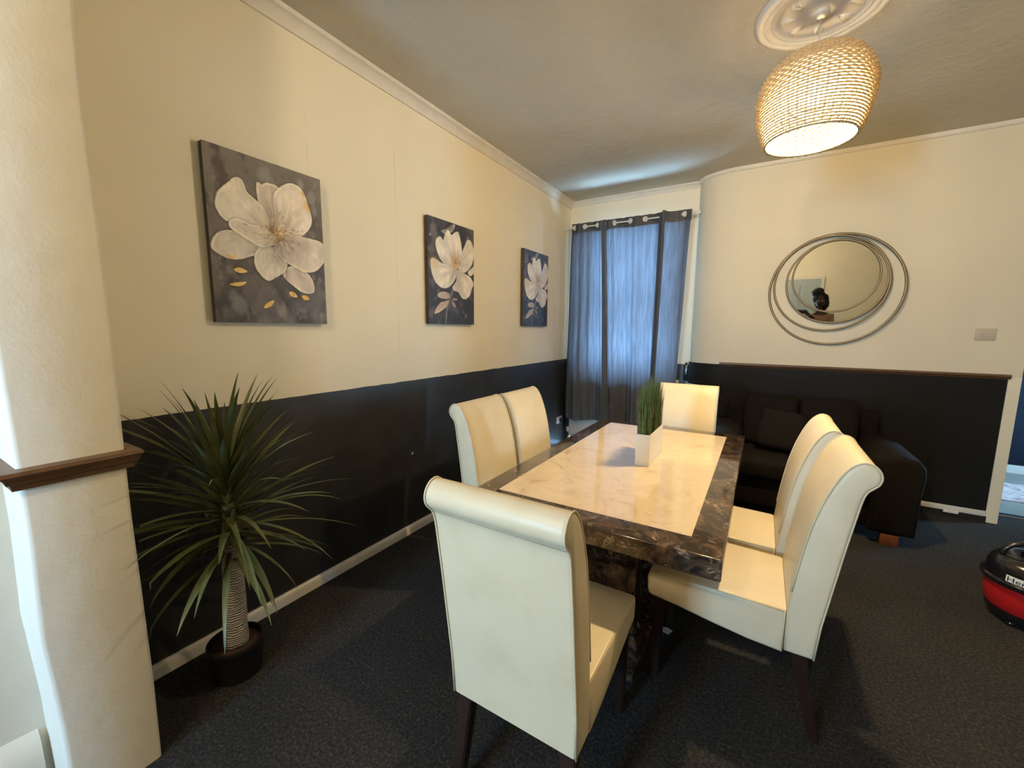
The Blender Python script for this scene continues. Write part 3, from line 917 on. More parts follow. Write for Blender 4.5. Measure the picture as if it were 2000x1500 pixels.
# ------------------------------------------------------------------ canvas paintings (relief paint, coloured per vertex)
P1 = {'mid': [(0.398, 0.155), (0.436, 0.156), (0.491, 0.136), (0.585, 0.154), (0.592, 0.239), (0.558, 0.321), (0.498, 0.378), (0.434, 0.341), (0.407, 0.272)], 'ul': [(0.181, 0.199), (0.225, 0.162), (0.273, 0.163), (0.298, 0.22), (0.376, 0.259), (0.437, 0.303), (0.47, 0.391), (0.4, 0.438), (0.313, 0.414), (0.23, 0.391), (0.146, 0.408), (0.093, 0.378), (0.072, 0.331), (0.085, 0.278), (0.127, 0.24)], 'ur': [(0.538, 0.22), (0.585, 0.154), (0.675, 0.103), (0.765, 0.099), (0.822, 0.148), (0.849, 0.203), (0.873, 0.271), (0.855, 0.335), (0.787, 0.395), (0.693, 0.433), (0.59, 0.441), (0.555, 0.36)], 'left': [(0.023, 0.55), (0.054, 0.503), (0.118, 0.477), (0.211, 0.469), (0.306, 0.497), (0.373, 0.525), (0.337, 0.575), (0.248, 0.603), (0.151, 0.617), (0.073, 0.599), (0.026, 0.579)], 'botr': [(0.586, 0.666), (0.662, 0.63), (0.768, 0.641), (0.835, 0.687), (0.87, 0.758), (0.843, 0.785), (0.757, 0.779), (0.668, 0.739), (0.604, 0.708)], 'botm': [(0.35, 0.574), (0.419, 0.529), (0.5, 0.524), (0.566, 0.56), (0.613, 0.599), (0.587, 0.656), (0.499, 0.697), (0.429, 0.721), (0.367, 0.683), (0.339, 0.63)], 'right': [(0.514, 0.518), (0.602, 0.469), (0.723, 0.429), (0.847, 0.428), (0.978, 0.443), (0.993, 0.505), (0.986, 0.559), (0.897, 0.619), (0.799, 0.643), (0.693, 0.617), (0.593, 0.587)], 'll': [(0.157, 0.42), (0.217, 0.393), (0.313, 0.414), (0.415, 0.418), (0.519, 0.45), (0.502, 0.5), (0.38, 0.517), (0.318, 0.5), (0.246, 0.477), (0.183, 0.455)]}
G1 = [[(0.157, 0.687), (0.206, 0.669), (0.271, 0.691), (0.203, 0.705)], [(0.112, 0.778), (0.162, 0.762), (0.257, 0.752), (0.196, 0.785)], [(0.378, 0.908), (0.417, 0.869), (0.479, 0.855), (0.442, 0.898)], [(0.619, 0.797), (0.664, 0.789), (0.704, 0.823), (0.646, 0.825)], [(0.738, 0.814), (0.786, 0.806), (0.824, 0.833), (0.767, 0.841)], [(0.107, 0.604), (0.153, 0.604), (0.187, 0.613), (0.145, 0.624)], [(0.82, 0.178), (0.854, 0.187), (0.872, 0.24), (0.84, 0.235)], [(0.778, 0.116), (0.816, 0.129), (0.834, 0.156), (0.804, 0.146)]]
P2 = {'top': [(0.218, 0.07), (0.294, 0.099), (0.479, 0.022), (0.563, 0.009), (0.498, 0.085), (0.313, 0.129)], 'A': [(0.194, 0.19), (0.252, 0.173), (0.31, 0.193), (0.353, 0.123), (0.415, 0.087), (0.475, 0.125), (0.582, 0.083), (0.636, 0.085), (0.678, 0.176), (0.697, 0.271), (0.661, 0.343), (0.593, 0.427), (0.403, 0.42), (0.264, 0.382), (0.198, 0.315), (0.163, 0.247)], 'B': [(0.826, 0.138), (0.896, 0.119), (0.967, 0.161), (0.995, 0.219), (0.975, 0.302), (0.889, 0.392), (0.771, 0.452), (0.636, 0.443), (0.683, 0.37), (0.731, 0.267)], 'E': [(0.864, 0.455), (0.99, 0.393), (1.004, 0.423), (0.935, 0.469)], 'D': [(0.613, 0.455), (0.747, 0.474), (0.886, 0.504), (0.981, 0.559), (0.931, 0.613), (0.881, 0.678), (0.786, 0.728), (0.694, 0.711), (0.629, 0.669), (0.499, 0.637), (0.588, 0.554)], 'C': [(0.054, 0.402), (0.129, 0.386), (0.243, 0.411), (0.402, 0.425), (0.57, 0.439), (0.59, 0.495), (0.501, 0.579), (0.395, 0.624), (0.293, 0.644), (0.177, 0.609), (0.112, 0.559), (0.068, 0.499)], 'l1': [(0.172, 0.729), (0.271, 0.682), (0.413, 0.69), (0.422, 0.737), (0.289, 0.752)], 'l2': [(0.107, 0.901), (0.208, 0.802), (0.349, 0.769), (0.411, 0.766), (0.325, 0.845)], 'l3': [(0.453, 0.755), (0.558, 0.81), (0.536, 0.826), (0.483, 0.793)], 'l4': [(0.474, 0.745), (0.583, 0.731), (0.593, 0.755), (0.517, 0.758)]}
STEM2 = [(0.521, 0.641), (0.432, 0.737), (0.366, 0.854), (0.34, 0.988)]

def vnoise(U, V, scale, seed, octaves=4):
    r = np.random.RandomState(seed)
    out = np.zeros_like(U); amp = 1.0; tot = 0
    for o in range(octaves):
        n = int(scale * 2 ** o) + 2
        gdt = r.rand(n + 1, n + 1)
        x = U * scale * 2 ** o; y = V * scale * 2 ** o
        xi = np.clip(x.astype(int), 0, n - 1); yi = np.clip(y.astype(int), 0, n - 1)
        fx = x - xi; fy = y - yi
        fx = fx * fx * (3 - 2 * fx); fy = fy * fy * (3 - 2 * fy)
        v = (gdt[yi, xi] * (1 - fx) + gdt[yi, xi + 1] * fx) * (1 - fy) + (gdt[yi + 1, xi] * (1 - fx) + gdt[yi + 1, xi + 1] * fx) * fy
        out += amp * v; tot += amp; amp *= 0.55
    return out / tot

def smooth_poly(P, k=6):
    P = np.array(P); n = len(P); out = []
    for i in range(n):
        p0, p1, p2, p3 = P[i - 1], P[i], P[(i + 1) % n], P[(i + 2) % n]
        for j in range(k):
            t = j / k
            out.append(0.5 * ((2 * p1) + (-p0 + p2) * t + (2 * p0 - 5 * p1 + 4 * p2 - p3) * t * t + (-p0 + 3 * p1 - 3 * p2 + p3) * t ** 3))
    return np.array(out)

def inside_dist(U, V, P, asp):
    ins = np.zeros(U.shape, bool); d = np.full(U.shape, 9.0)
    n = len(P)
    for i in range(n):
        x1, y1 = P[i]; x2, y2 = P[(i + 1) % n]
        c = ((y1 > V) != (y2 > V)) & (U < (x2 - x1) * (V - y1) / (y2 - y1 + 1e-12) + x1)
        ins ^= c
        dx, dy = (x2 - x1), (y2 - y1) * asp
        L2 = dx * dx + dy * dy + 1e-12
        t = np.clip(((U - x1) * dx + (V - y1) * asp * dy) / L2, 0, 1)
        d = np.minimum(d, np.hypot(U - x1 - t * dx, (V - y1) * asp - t * dy))
    return ins, d

def blend(C, m, col):
    m = np.clip(m, 0, 1)[..., None]
    return C * (1 - m) + np.array(col) * m

ASP = 0.76 / 0.55
def paint_canvas(which, nu, nv):
    u = np.linspace(0, 1, nu); v = np.linspace(0, 1, nv)
    U, V = np.meshgrid(u, v)
    H = np.zeros_like(U)
    n1 = vnoise(U, V, 4, 3); n2 = vnoise(U, V, 10, 5); n3 = vnoise(U, V, 30, 9, 3); st = vnoise(U, V * 0.15, 60, 11, 2)
    if which == 1:
        C = np.zeros(U.shape + (3,)) + np.array((0.085, 0.070, 0.066))
        C = blend(C, np.clip(1.15 - 1.9 * V - 0.8 * U, 0, 1) * 0.9, (0.20, 0.175, 0.155))
        C = blend(C, np.clip((V - 0.40) * 2.0, 0, 1) * 0.85, (0.022, 0.018, 0.018))
        C = blend(C, np.clip((n1 - 0.5) * 4, 0, 1) * 0.75, (0.17, 0.148, 0.14))
        C = blend(C, np.clip((n2 - 0.54) * 6, 0, 1) * 0.75, (0.020, 0.016, 0.016))
        C = blend(C, np.clip((vnoise(U, V, 16, 41) - 0.60) * 7, 0, 1) * 0.45, (0.24, 0.22, 0.21))
        for (cu, cv, r, col) in ((.187, .89, .07, (.20, .22, .22)), (.15, .84, .05, (.2, .2, .2)), (.469, .085, .075, (.26, .27, .26)), (.537, .92, .055, (.30, .24, .22)), (.56, .95, .05, (.22, .18, .17)), (.797, .073, .05, (.32, .31, .31)), (.90, .14, .06, (.24, .23, .23)), (.92, .22, .05, (.22, .21, .21)), (.33, .80, .13, (.12, .10, .10)), (.42, .86, .1, (.13, .11, .11)), (.36, .62, .04, (.3, .28, .26)), (.06, .74, .02, (.35, .33, .31)), (.09, .95, .05, (.15, .13, .13))):
            d = np.hypot(U - cu, (V - cv) * ASP * 0.75)
            C = blend(C, np.clip((r * (0.5 + n2) - d) / 0.03, 0, 1) * (0.35 + 0.6 * n3), col)
        for (cu, cv, r) in ((.12, .14, .05), (.15, .20, .04)):
            d = np.hypot(U - cu, (V - cv) * ASP)
            C = blend(C, np.clip((r - d) / 0.04, 0, 1) * np.clip((n3 - .45) * 6, 0, 1), (0.10, 0.04, 0.03))
        ctr = np.array((0.562, 0.445))
        order = ['mid', 'ul', 'ur', 'left', 'botr', 'botm', 'right', 'll']
        base = dict(mid=(.48, .41, .34), ul=(.62, .56, .47), ur=(.60, .53, .44), left=(.52, .47, .41), botr=(.50, .435, .385), botm=(.57, .515, .45), right=(.52, .455, .40), ll=(.62, .56, .47))
        rr = np.hypot(U - ctr[0], (V - ctr[1]) * ASP)
        ang = np.arctan2((V - ctr[1]) * ASP, U - ctr[0])
        for k in order:
            P = smooth_poly(P1[k])
            ins, d = inside_dist(U, V, P, ASP)
            sd = np.where(ins, d, -d) + 0.016 + 0.020 * (n2 - .5); ins = sd > 0; d = np.abs(sd)
            sh = np.clip((0.016 - d) / 0.016, 0, 1) * (~ins) * (rr > .06)
            C = blend(C, sh * 0.45, (0.03, 0.025, 0.023))
            strk = vnoise(np.mod((ang + PI) / (2 * PI) + 0.02 * n2, 1), np.clip(rr, 0, 1) * 0.12, 44, 17, 3)
            tone = 0.66 + 0.62 * np.clip(rr / 0.34, 0, 1) ** 1.2 + 0.55 * (strk - 0.5) + 0.45 * (n2 - 0.5) + 0.15 * (n3 - .5)
            col = np.array(base[k])[None, None] * tone[..., None]
            a = np.clip(d / 0.004, 0, 1) * ins
            C = C * (1 - a[..., None]) + col * a[..., None]
            if k in ('ul', 'ur', 'll', 'botm'):
                hi = np.exp(-((d - 0.060) / 0.035) ** 2) * ins * np.clip((vnoise(U, V, 6, 31) - 0.40) * 4, 0, 1)
                C = blend(C, hi * 0.75, (0.86, 0.82, 0.71))
            edge = np.exp(-((d - 0.010) / 0.009) ** 2) * ins * np.clip((vnoise(U, V, 8, 21) - 0.46) * 5, 0, 1) * np.clip((rr - .16) / .12, 0, 1)
            C = blend(C, edge * 0.95, (0.95, 0.88, 0.70))
            H = np.where(ins, np.maximum(H, 0.0015 + 0.0025 * edge + 0.001 * strk), H)
        inner = np.exp(-((U - .52) ** 2 + ((V - .40) * ASP) ** 2) / 0.012)
        C = blend(C, inner * 0.45, (0.36, 0.25, 0.14)); C = blend(C, np.exp(-((U - .545) ** 2 + ((V - .425) * ASP) ** 2) / 0.003) * .55, (0.20, 0.12, 0.05))
        rs = np.random.RandomState(4)
        for i in range(190):
            a = rs.uniform(0, 2 * PI); r = abs(rs.normal(0, .10)) + .01
            cu, cv = .555 + r * math.cos(a) * 1.15, .425 + r * math.sin(a) * 0.85 / ASP
            ln = rs.uniform(.006, .02); b = a + rs.normal(0, .5)
            du = (U - cu) * math.cos(b) + (V - cv) * ASP * math.sin(b); dv = -(U - cu) * math.sin(b) + (V - cv) * ASP * math.cos(b)
            mk = np.exp(-(du / ln) ** 2 - (dv / .0042) ** 2)
            col = [(0.62, 0.40, 0.13), (0.36, 0.20, 0.06), (0.85, 0.70, 0.40), (0.16, 0.09, 0.04)][rs.randint(4)]
            C = blend(C, mk * 0.9, col); H = np.maximum(H, mk * 0.003)
        for pg in G1:
            ins, d = inside_dist(U, V, smooth_poly(pg, 4), ASP)
            C = blend(C, ins * np.clip(d / .003, 0, 1), (0.80, 0.50, 0.12)); C = blend(C, ins * np.clip((n3 - .5) * 4, 0, 1) * .5, (0.95, 0.78, 0.40))
            H = np.where(ins, 0.003, H)
        for (p, q) in (((.30, .70), (.43, .86)), ((.50, .70), (.44, .86)), ((.66, .78), (.69, .98)), ((.62, .60), (.60, .72))):
            ins, d = inside_dist(U, V, np.array([p, q, q]), ASP)
            C = blend(C, np.exp(-(d / .004) ** 2) * 0.6, (0.03, 0.02, 0.02))
    else:
        C = np.zeros(U.shape + (3,)) + np.array((0.028, 0.026, 0.030))
        C = blend(C, np.clip((n1 - 0.45) * 3, 0, 1) * np.clip(1.2 - 1.7 * V, 0, 1) * .8, (0.14, 0.115, 0.125))
        C = blend(C, np.clip((n2 - 0.58) * 6, 0, 1) * 0.55, (0.16, 0.14, 0.15))
        for (cu, cv, r, col) in ((.05, .17, .03, (.5, .48, .46)), (.85, .10, .05, (.25, .24, .26)), (.80, .91, .05, (.30, .26, .25)), (.74, .87, .03, (.35, .3, .28)), (.12, .12, .09, (.16, .13, .14)), (.08, .3, .08, (.14, .11, .11))):
            d = np.hypot(U - cu, (V - cv) * ASP)
            C = blend(C, np.clip((r * (0.5 + n2) - d) / 0.03, 0, 1) * (0.3 + 0.7 * n3), col)
        ctr = np.array((0.575, 0.425))
        base = dict(top=(.30, .27, .27), A=(.68, .62, .52), B=(.64, .58, .49), E=(.56, .5, .43), D=(.60, .53, .44), C=(.68, .61, .50), l1=(.52, .43, .34), l2=(.50, .38, .28), l3=(.30, .22, .18), l4=(.28, .2, .17))
        for k in ('top', 'A', 'B', 'E', 'D', 'C', 'l1', 'l2', 'l3', 'l4'):
            ins, d = inside_dist(U, V, smooth_poly(P2[k]), ASP)
            sd = np.where(ins, d, -d) + (0.012 if len(k) == 1 else 0) + 0.022 * (n2 - .5); ins = sd > 0; d = np.abs(sd)
            c0 = ctr if len(k) == 1 else np.array((.45, .74))
            rr = np.hypot(U - c0[0], (V - c0[1]) * ASP); ang = np.arctan2((V - c0[1]) * ASP, U - c0[0])
            strk = vnoise(np.mod((ang + PI) / (2 * PI) + 0.02 * n2, 1), np.clip(rr, 0, 1) * 0.12, 30, 23, 3)
            tone = 0.70 + 0.48 * np.clip(rr / .35, 0, 1) + 0.75 * (strk - 0.5) + 0.35 * (n2 - .5)
            C = blend(C, np.clip((0.01 - d) / 0.01, 0, 1) * (~ins) * 0.5, (0.02, 0.018, 0.02))
            a = (np.clip(d / 0.004, 0, 1) * ins)[..., None] * (0.6 if k == 'top' else 1)
            C = C * (1 - a) + np.array(base[k]) * tone[..., None] * a
            edge = np.exp(-((d - 0.01) / 0.010) ** 2) * ins * np.clip((vnoise(U, V, 9, 27) - .42) * 4, 0, 1)
            C = blend(C, edge * 0.55, (0.80, 0.74, 0.62)); H = np.where(ins, 0.0015 + 0.001 * strk, H)
        glow = np.exp(-((U - .56) ** 2 / .006 + ((V - .375) * ASP) ** 2 / .009)); C = blend(C, glow * .85, (0.56, 0.31, 0.09))
        g2 = np.exp(-((U - .12) ** 2 / .008 + ((V - .42) * ASP) ** 2 / .004)); C = blend(C, g2 * .6, (0.66, 0.45, 0.18))
        rs = np.random.RandomState(8)
        for i in range(40):
            a = rs.uniform(0, 2 * PI); r = abs(rs.normal(0, .06)); cu, cv = .56 + r * math.cos(a), .37 + r * math.sin(a) / ASP
            mk = np.exp(-((U - cu) / .007) ** 2 - ((V - cv) * ASP / .012) ** 2)
            C = blend(C, mk * .8, [(0.40, 0.18, 0.05), (0.7, 0.45, 0.15), (0.12, 0.06, 0.03)][rs.randint(3)])
        for p, q in zip(STEM2[:-1], STEM2[1:]):
            ins, d = inside_dist(U, V, np.array([p, q, q]), ASP)
            C = blend(C, np.exp(-(d / .009) ** 2) * .75, (0.34, 0.30, 0.27))
    C *= (0.93 + 0.14 * st + 0.10 * (n3 - .5))[..., None]
    # map to mesh: x right along +Y in the world, v down
    W_, H_, T_ = 0.55, 0.765, 0.030
    verts = np.zeros((nv, nu, 3))
    verts[..., 0] = T_ + H; verts[..., 1] = U * W_; verts[..., 2] = (1 - V) * H_
    e = (U < 1e-6) | (U > 1 - 1e-6) | (V < 1e-6) | (V > 1 - 1e-6)
    verts[..., 0][e] = T_
    idx = np.arange(nv * nu).reshape(nv, nu)
    quads = np.stack([idx[:-1, :-1], idx[1:, :-1], idx[1:, 1:], idx[:-1, 1:]], -1).reshape(-1, 4)
    me = bpy.data.meshes.new('painted_face')
    me.from_pydata(verts.reshape(-1, 3).tolist(), [], quads.tolist())
    at = me.color_attributes.new('paint', 'FLOAT_COLOR', 'POINT')
    rgba = np.ones((nv * nu, 4)); rgba[:, :3] = np.clip(C.reshape(-1, 3), 0, 1)
    at.data.foreach_set('color', rgba.ravel())
    me.materials.append(M['paint'])
    for p in me.polygons: p.use_smooth = True
    return me
M['canvas_edge'] = simple('dark_canvas_edge', (0.06, 0.052, 0.05), 0.7, var=0.3, nscale=14)
pm1 = paint_canvas(1, 240, 330); pm2 = paint_canvas(2, 140, 195)
for me, y, z, lab in ((pm1, 0.904, 1.520, 'large canvas of a white peony with gold flecks, nearest of three on the wall'),
                      (pm2, 2.283, 1.533, 'canvas of a pale cream lotus flower on black, middle of three on the left wall'),
                      (pm2, 3.660, 1.533, 'canvas of a pale lotus flower on black, farthest of three, beside the curtains')):
    t = thing('canvas_painting', lab, 'painting', (XL + 0.004, y, z), 0, 'flower canvases on the left wall')
    G().box((0, 0, 0), (0.0295, 0.55, 0.765), 0.002, 1).build('stretcher', M['canvas_edge'], t)
    o = bpy.data.objects.new('painted_face', me); COL.objects.link(o); o.parent = t

# ------------------------------------------------------------------ curtains on a rod
YR, ZR = 4.715, 2.69
t = thing('curtain_rod', 'thin white curtain rod across the window recess', 'curtain rod', (0, 0, 0))
G().tube([(-2.118, YR, ZR), (-0.66, YR, ZR)], 0.008, 10).build('rod', M['white_plastic'], t, 60)
G().box((-2.13, YR - .02, ZR - .02), (-2.118, YR + .02, ZR + .02), 0.004).build('bracket', M['white_plastic'], t)
G().box((-0.665, YR - .018, ZR - .018), (-0.64, YR + .018, ZR + .018), 0.004).build('bracket', M['white_plastic'], t)
G().box((-0.657, YR + .018, ZR - .006), (-0.645, YW, ZR + .006)).build('bracket_arm', M['white_plastic'], t)

def curtain(label, keys, xb0, xb1, eyes, zbot, seed, pleats=()):
    """keys: (x, y offset) at the rod; eyes: x of the eyelets"""
    rr = random.Random(seed)
    t = thing('curtain', label, 'curtain', (0, YR, 0), 0, 'grey eyelet curtains')
    nx, nz = 150, 60
    xs0, xs1 = keys[0][0], keys[-1][0]
    def yoff(x):
        for (a, ya), (b, yb_) in zip(keys[:-1], keys[1:]):
            if a <= x <= b:
                f = (x - a) / (b - a); f = f * f * (3 - 2 * f)
                return ya + (yb_ - ya) * f
        return keys[-1][1]
    ztop = ZR + 0.045
    vs, fs = [], []
    ph = [rr.uniform(0, 6) for _ in range(4)]
    for j in range(nz + 1):
        q = j / nz
        for i in range(nx + 1):
            s = i / nx
            xt = xs0 + (xs1 - xs0) * s
            xb = xb0 + (xb1 - xb0) * s
            x = xt + (xb - xt) * q ** 0.8
            y = yoff(xt) * (1 - 0.30 * q)
            small = 0.010 * math.sin(34 * s + ph[0] + 1.5 * q) * q + 0.006 * math.sin(71 * s + ph[1] - 2 * q) * q + 0.008 * math.sin(19 * s + ph[2] + 5 * q) * q
            y += small
            x += 0.006 * math.sin(9 * q + ph[3] + 5 * s) * q
            tz = ztop + 0.010 * math.sin((yoff(xt)) * 40) if q == 0 else ztop
            z = tz + (zbot + 0.012 * math.sin(6 * s + ph[1]) - tz) * q
            vs.append((x, y, z))
    for j in range(nz):
        for i in range(nx):
            a = j * (nx + 1) + i
            fs.append((a, a + 1, a + nx + 2, a + nx + 1))
    G().add(vs, fs).build('fabric', M['curtain'], t, 180)
    # sewn header band: doubles the cloth around the eyelets
    g = G(); vv = []; ff = []
    for j in range(2):
        for i in range(nx + 1):
            x, y, z = vs[i]
            vv.append((x, y + 0.004, (z if j == 0 else z - 0.11)))
    for i in range(nx): ff.append((i, i + 1, nx + 2 + i, nx + 1 + i))
    g.add(vv, ff).build('header_band', M['curtain'], t, 180)
    for pa, pb in pleats:
        g = G(); vv = []; ff = []
        for j in range(nz + 1):
            q = j / nz
            for i in range(7):
                s = ((pa + (pb - pa) * i / 6) - xs0) / (xs1 - xs0)
                x, y, z = vs[j * (nx + 1) + min(nx, max(0, int(s * nx)))]
                x = xs0 + (xs1 - xs0) * s + (xb0 + (xb1 - xb0) * s - xs0 - (xs1 - xs0) * s) * q ** 0.8 + 0.004 * math.sin(7 * q)
                vv.append((x, y - 0.010 - 0.012 * math.sin(PI * i / 6), z))
        for j in range(nz):
            for i in range(6):
                a = j * 7 + i
                ff.append((a, a + 1, a + 8, a + 7))
        g.add(vv, ff).build('pleat', M['curtain'], t, 180)
    for ex, sl in eyes:
        # ring lies in the cloth, seen obliquely
        ct = Vector((ex, 0, ZR))
        sl *= 0.55; ux = Vector((math.cos(sl), math.sin(sl), 0)); uz = Vector((0, 0, 1))
        pts = [ct + ux * (0.0195 * math.cos(2 * PI * k / 20)) + uz * (0.0195 * math.sin(2 * PI * k / 20)) for k in range(20)]
        G().tube(pts, 0.0095, 8, closed=True).build('eyelet', M['white_plastic'], t, 180)
    return t
A = 0.048
def xr(px):   # image column of an eyelet -> metres along the rod
    return -2.04 + (px - 1122) * (-0.716 + 2.04) / (1355 - 1122) - 0.02 * math.sin(PI * (px - 1122) / 233)
k1 = [(xr(1119), A * 0.8), (xr(1129), 0), (xr(1140), -A), (xr(1152), 0), (xr(1166), A), (xr(1180), 0), (xr(1188), -A), (xr(1195), 0), (xr(1198), A * 0.3)]
curtain('left grey linen curtain panel with white eyelets, next to the corner with the wall', k1, -2.085, -1.506, [(xr(1129), 1.0), (xr(1152), .6), (xr(1180), -.75), (xr(1196), 1.0)], 0.395, 3, [(xr(1189), xr(1198))])
k2 = [(xr(1198.6), -A * .3), (xr(1206), -A), (xr(1215), 0), (xr(1231), A), (xr(1247), 0), (xr(1261), -A), (xr(1275), 0), (xr(1290), A), (xr(1303), 0), (xr(1309), -A * 1.6), (xr(1322), -A * .8), (xr(1343), 0), (xr(1355), -A * .7)]
curtain('right grey linen curtain panel with white eyelets, next to the curved corner', k2, -1.503, -0.785, [(xr(1215), .6), (xr(1247), -.75), (xr(1275), .6), (xr(1343), .5)], 0.415, 5, [(xr(1299), xr(1313))])

# slim black box on the sill
b = G().box((-0.025, -0.02, 0), (0.025, 0.02, 0.175), 0.006).box((-0.012, -0.012, 0.1755), (0.012, 0.012, 0.20), 0.004).build('black_canister', M['black_plastic'], None, 40, loc=(-0.705, YW - 0.005, WZ0 + 0.001))
tag(b, 'slim black canister standing at the right end of the window sill', 'canister')

# radiator below the sill
t = thing('radiator', 'white panel radiator under the window behind the curtains', 'radiator', (0, 0, 0))
G().box((-2.06, 4.815, 0.14), (-1.0, 4.87, 0.60), 0.008).build('panel', M['white_gloss'], t, 30)
rb = G().box((-0.012, -0.004, 0.18), (0.012, 0, 0.56), 0.003, 1).build('rib', M['white_gloss'], t, loc=(-2.02, 4.816, 0))
for k in range(1, 20):
    o = rb.copy(); COL.objects.link(o); o.parent = t; o.location = (-2.02 + 0.053 * k, 4.816, 0)
G().tube([(-2.075, 4.84, 0.02), (-2.075, 4.84, 0.19), (-2.06, 4.84, 0.19)], 0.009, 8).build('pipe', M['chrome'], t, 60)
for xx in (-2.06, -1.0):
    G().box((xx - 0.010, 4.81, 0.0), (xx + 0.010, 4.875, 0.139)).build('foot', M['white_gloss'], t)
G().lathe([(0, 0), (.018, 0), (.026, .008), (.028, .055), (.022, .066), (0, .068)], 16, c=(-2.075, 4.84, 0.19)).build('valve', M['white_plastic'], t, 40)

# wall socket with plug by the curtain, switch plate on the mirror wall
t = thing('power_socket', 'white double wall socket with a black plug on the dark left wall by the curtain', 'socket', (XL + 0.0005, 4.66, 0.37))
G().box((0, -.073, -.043), (.010, .073, .043), 0.003).build('plate', M['white_plastic'], t, 30)
G().box((.0101, -.008, -.026), (.040, .038, .024), 0.005).build('plug', M['black_plastic'], t, 30)
G().box((.0101, -.055, .012), (.014, -.04, .030), 0.001).build('rocker', M['white_plastic'], t, 30)
t = thing('light_switch', 'white double light switch plate right of the round mirror', 'light switch', (1.462, YM - 0.0005, 1.488))
G().box((-.056, -.009, -.045), (.056, 0, .045), 0.003).build('plate', M['switch_plastic'], t, 30)
for s in (-1, 1):
    G().box((s * .022 - .011, -.013, -.016), (s * .022 + .011, -.0092, .016), 0.001).build('rocker', M['switch_plastic'], t, 30)

# ------------------------------------------------------------------ sofa
t = thing('sofa', 'dark brown two seat sofa under the round mirror, behind the right chairs', 'sofa', (0.315, 4.12, 0))
SX = 0.69
G().box((-SX + .10, -0.34, 0.09), (SX - .10, 0.40, 0.32), 0.02).build('base', M['sofa'], t, 40)
for s in (-1, 1):
    prof = [(-0.13, 0.085), (0.13, 0.085), (0.135, 0.40), (0.145, 0.50), (0.140, 0.58), (0.10, 0.635), (0.0, 0.655), (-0.10, 0.635), (-0.135, 0.58), (-0.13, 0.50)]
    g = G().rprism(prof, 0.41, 0.03, 3)
    g.v = [(x + s * (SX - 0.135), y - 0.0, z) for x, y, z in g.v]
    g.build('armrest', M['sofa'], t, 50)
    G().box((s * (SX - .26) if s < 0 else .005, -0.40, 0.325), (-.005 if s < 0 else SX - .27, 0.22, 0.475), 0.04, 3).build('seat_cushion', M['sofa'], t, 60)
    g = G().box((0.0, -0.09, 0.0), (0.41, 0.09, 0.44), 0.05, 3)
    g.v = [(x + (0.005 if s > 0 else -0.415), y + 0.225 + z * 0.18, z + 0.478) for x, y, z in g.v]
    g.build('back_cushion', M['sofa'], t, 60)
    for yy in (-0.36, 0.34):
        G().box((s * (SX - .14) - .05, yy - .04, 0), (s * (SX - .14) + .05, yy + .04, 0.084), 0.006).build('foot', M['foot_wood'], t, 40)
G().box((-SX + .12, 0.33, 0.30), (SX - .12, 0.43, 0.84), 0.04, 3).build('backrest', M['sofa'], t, 60)
g = G().box((-0.17, -0.06, -0.17), (0.17, 0.06, 0.17), 0.05, 3)
mt = Matrix.Translation((-0.13, 0.02, 0.655)) @ Matrix.Rotation(-0.35, 4, 'X') @ Matrix.Rotation(0.12, 4, 'Y')
g.v = [tuple(mt @ Vector(p)) for p in g.v]
pl = g.build('throw_cushion', M['sofa'], None, 60, loc=(0.315, 4.12, 0.0))
tag(pl, 'dark square throw cushion leaning on the sofa back', 'cushion')

# ------------------------------------------------------------------ cylinder vacuum cleaner
VC = (1.295, 3.10)
t = thing('vacuum_cleaner', 'red and black tub vacuum cleaner on the carpet at the right edge', 'vacuum cleaner', (VC[0], VC[1], 0))
t.scale = (1, 1, 0.95)
G().lathe([(0, .012), (.12, .012), (.148, .03), (.158, .06), (.158, .075), (0, .075)], 48).build('base', M['black_plastic'], t, 40)
G().lathe([(.156, .0755), (.165, .09), (.170, .15), (.172, .215), (.160, .2195), (0, .2195)], 48).build('tub', M['red_plastic'], t, 40)
hd = G().lathe([(.165, .22), (.186, .222), (.190, .232), (.188, .244), (.176, .250), (.172, .27), (.170, .30), (.160, .335), (.135, .358), (.09, .368), (0, .370)], 48).build('lid', M['black_plastic'], t, 35)
G().tube([(.128 * math.cos(a) * 1.0, 0.0 * a, .362 + .085 * math.sin(a)) for a in [PI * k / 14 for k in range(15)]], 0.013, 8).build('handle', M['black_plastic'], t, 60)
G().lathe([(0, .3702), (.055, .3702), (.06, .376), (.052, .392), (.02, .396), (0, .396)], 28).build('cable_knob', M['black_plastic'], t, 40)
for a in (0.6, 2.2, 3.9, 5.4):
    G().lathe([(0, -.011), (.018, -.011), (.022, -.004), (.022, .004), (.018, .011), (0, .011)], 16, c=(.125 * math.cos(a), .125 * math.sin(a), .0115)).build('castor', M['black_plastic'], t, 40)
# name plate wrapped round the lid, facing the room
th0 = math.radians(-137.5)
g = G(); n = 18; R1 = .1745
for k in range(n + 1):
    a = th0 - 0.10 + 0.80 * k / n
    g.v += [((R1 + .0006) * math.cos(a), (R1 + .0006) * math.sin(a), .254), ((R1 - .0012) * math.cos(a), (R1 - .0012) * math.sin(a), .290)]
g.f = [(2 * k, 2 * k + 2, 2 * k + 3, 2 * k + 1) for k in range(n)]
plate = g.build('name_plate', M['white_plastic'], t, 180)
plate['label'] = 'pale name plate with dark letters'
fc = bpy.data.curves.new('lettering', 'FONT'); fc.body = 'Henry'; fc.size = 0.038; fc.resolution_u = 3
fo = bpy.data.objects.new('lettering_tmp', fc); COL.objects.link(fo)
bpy.context.view_layer.update()
fm = bpy.data.meshes.new_from_object(fo.evaluated_get(bpy.context.evaluated_depsgraph_get()))
bpy.data.objects.remove(fo)
bm = bmesh.new(); bm.from_mesh(fm)
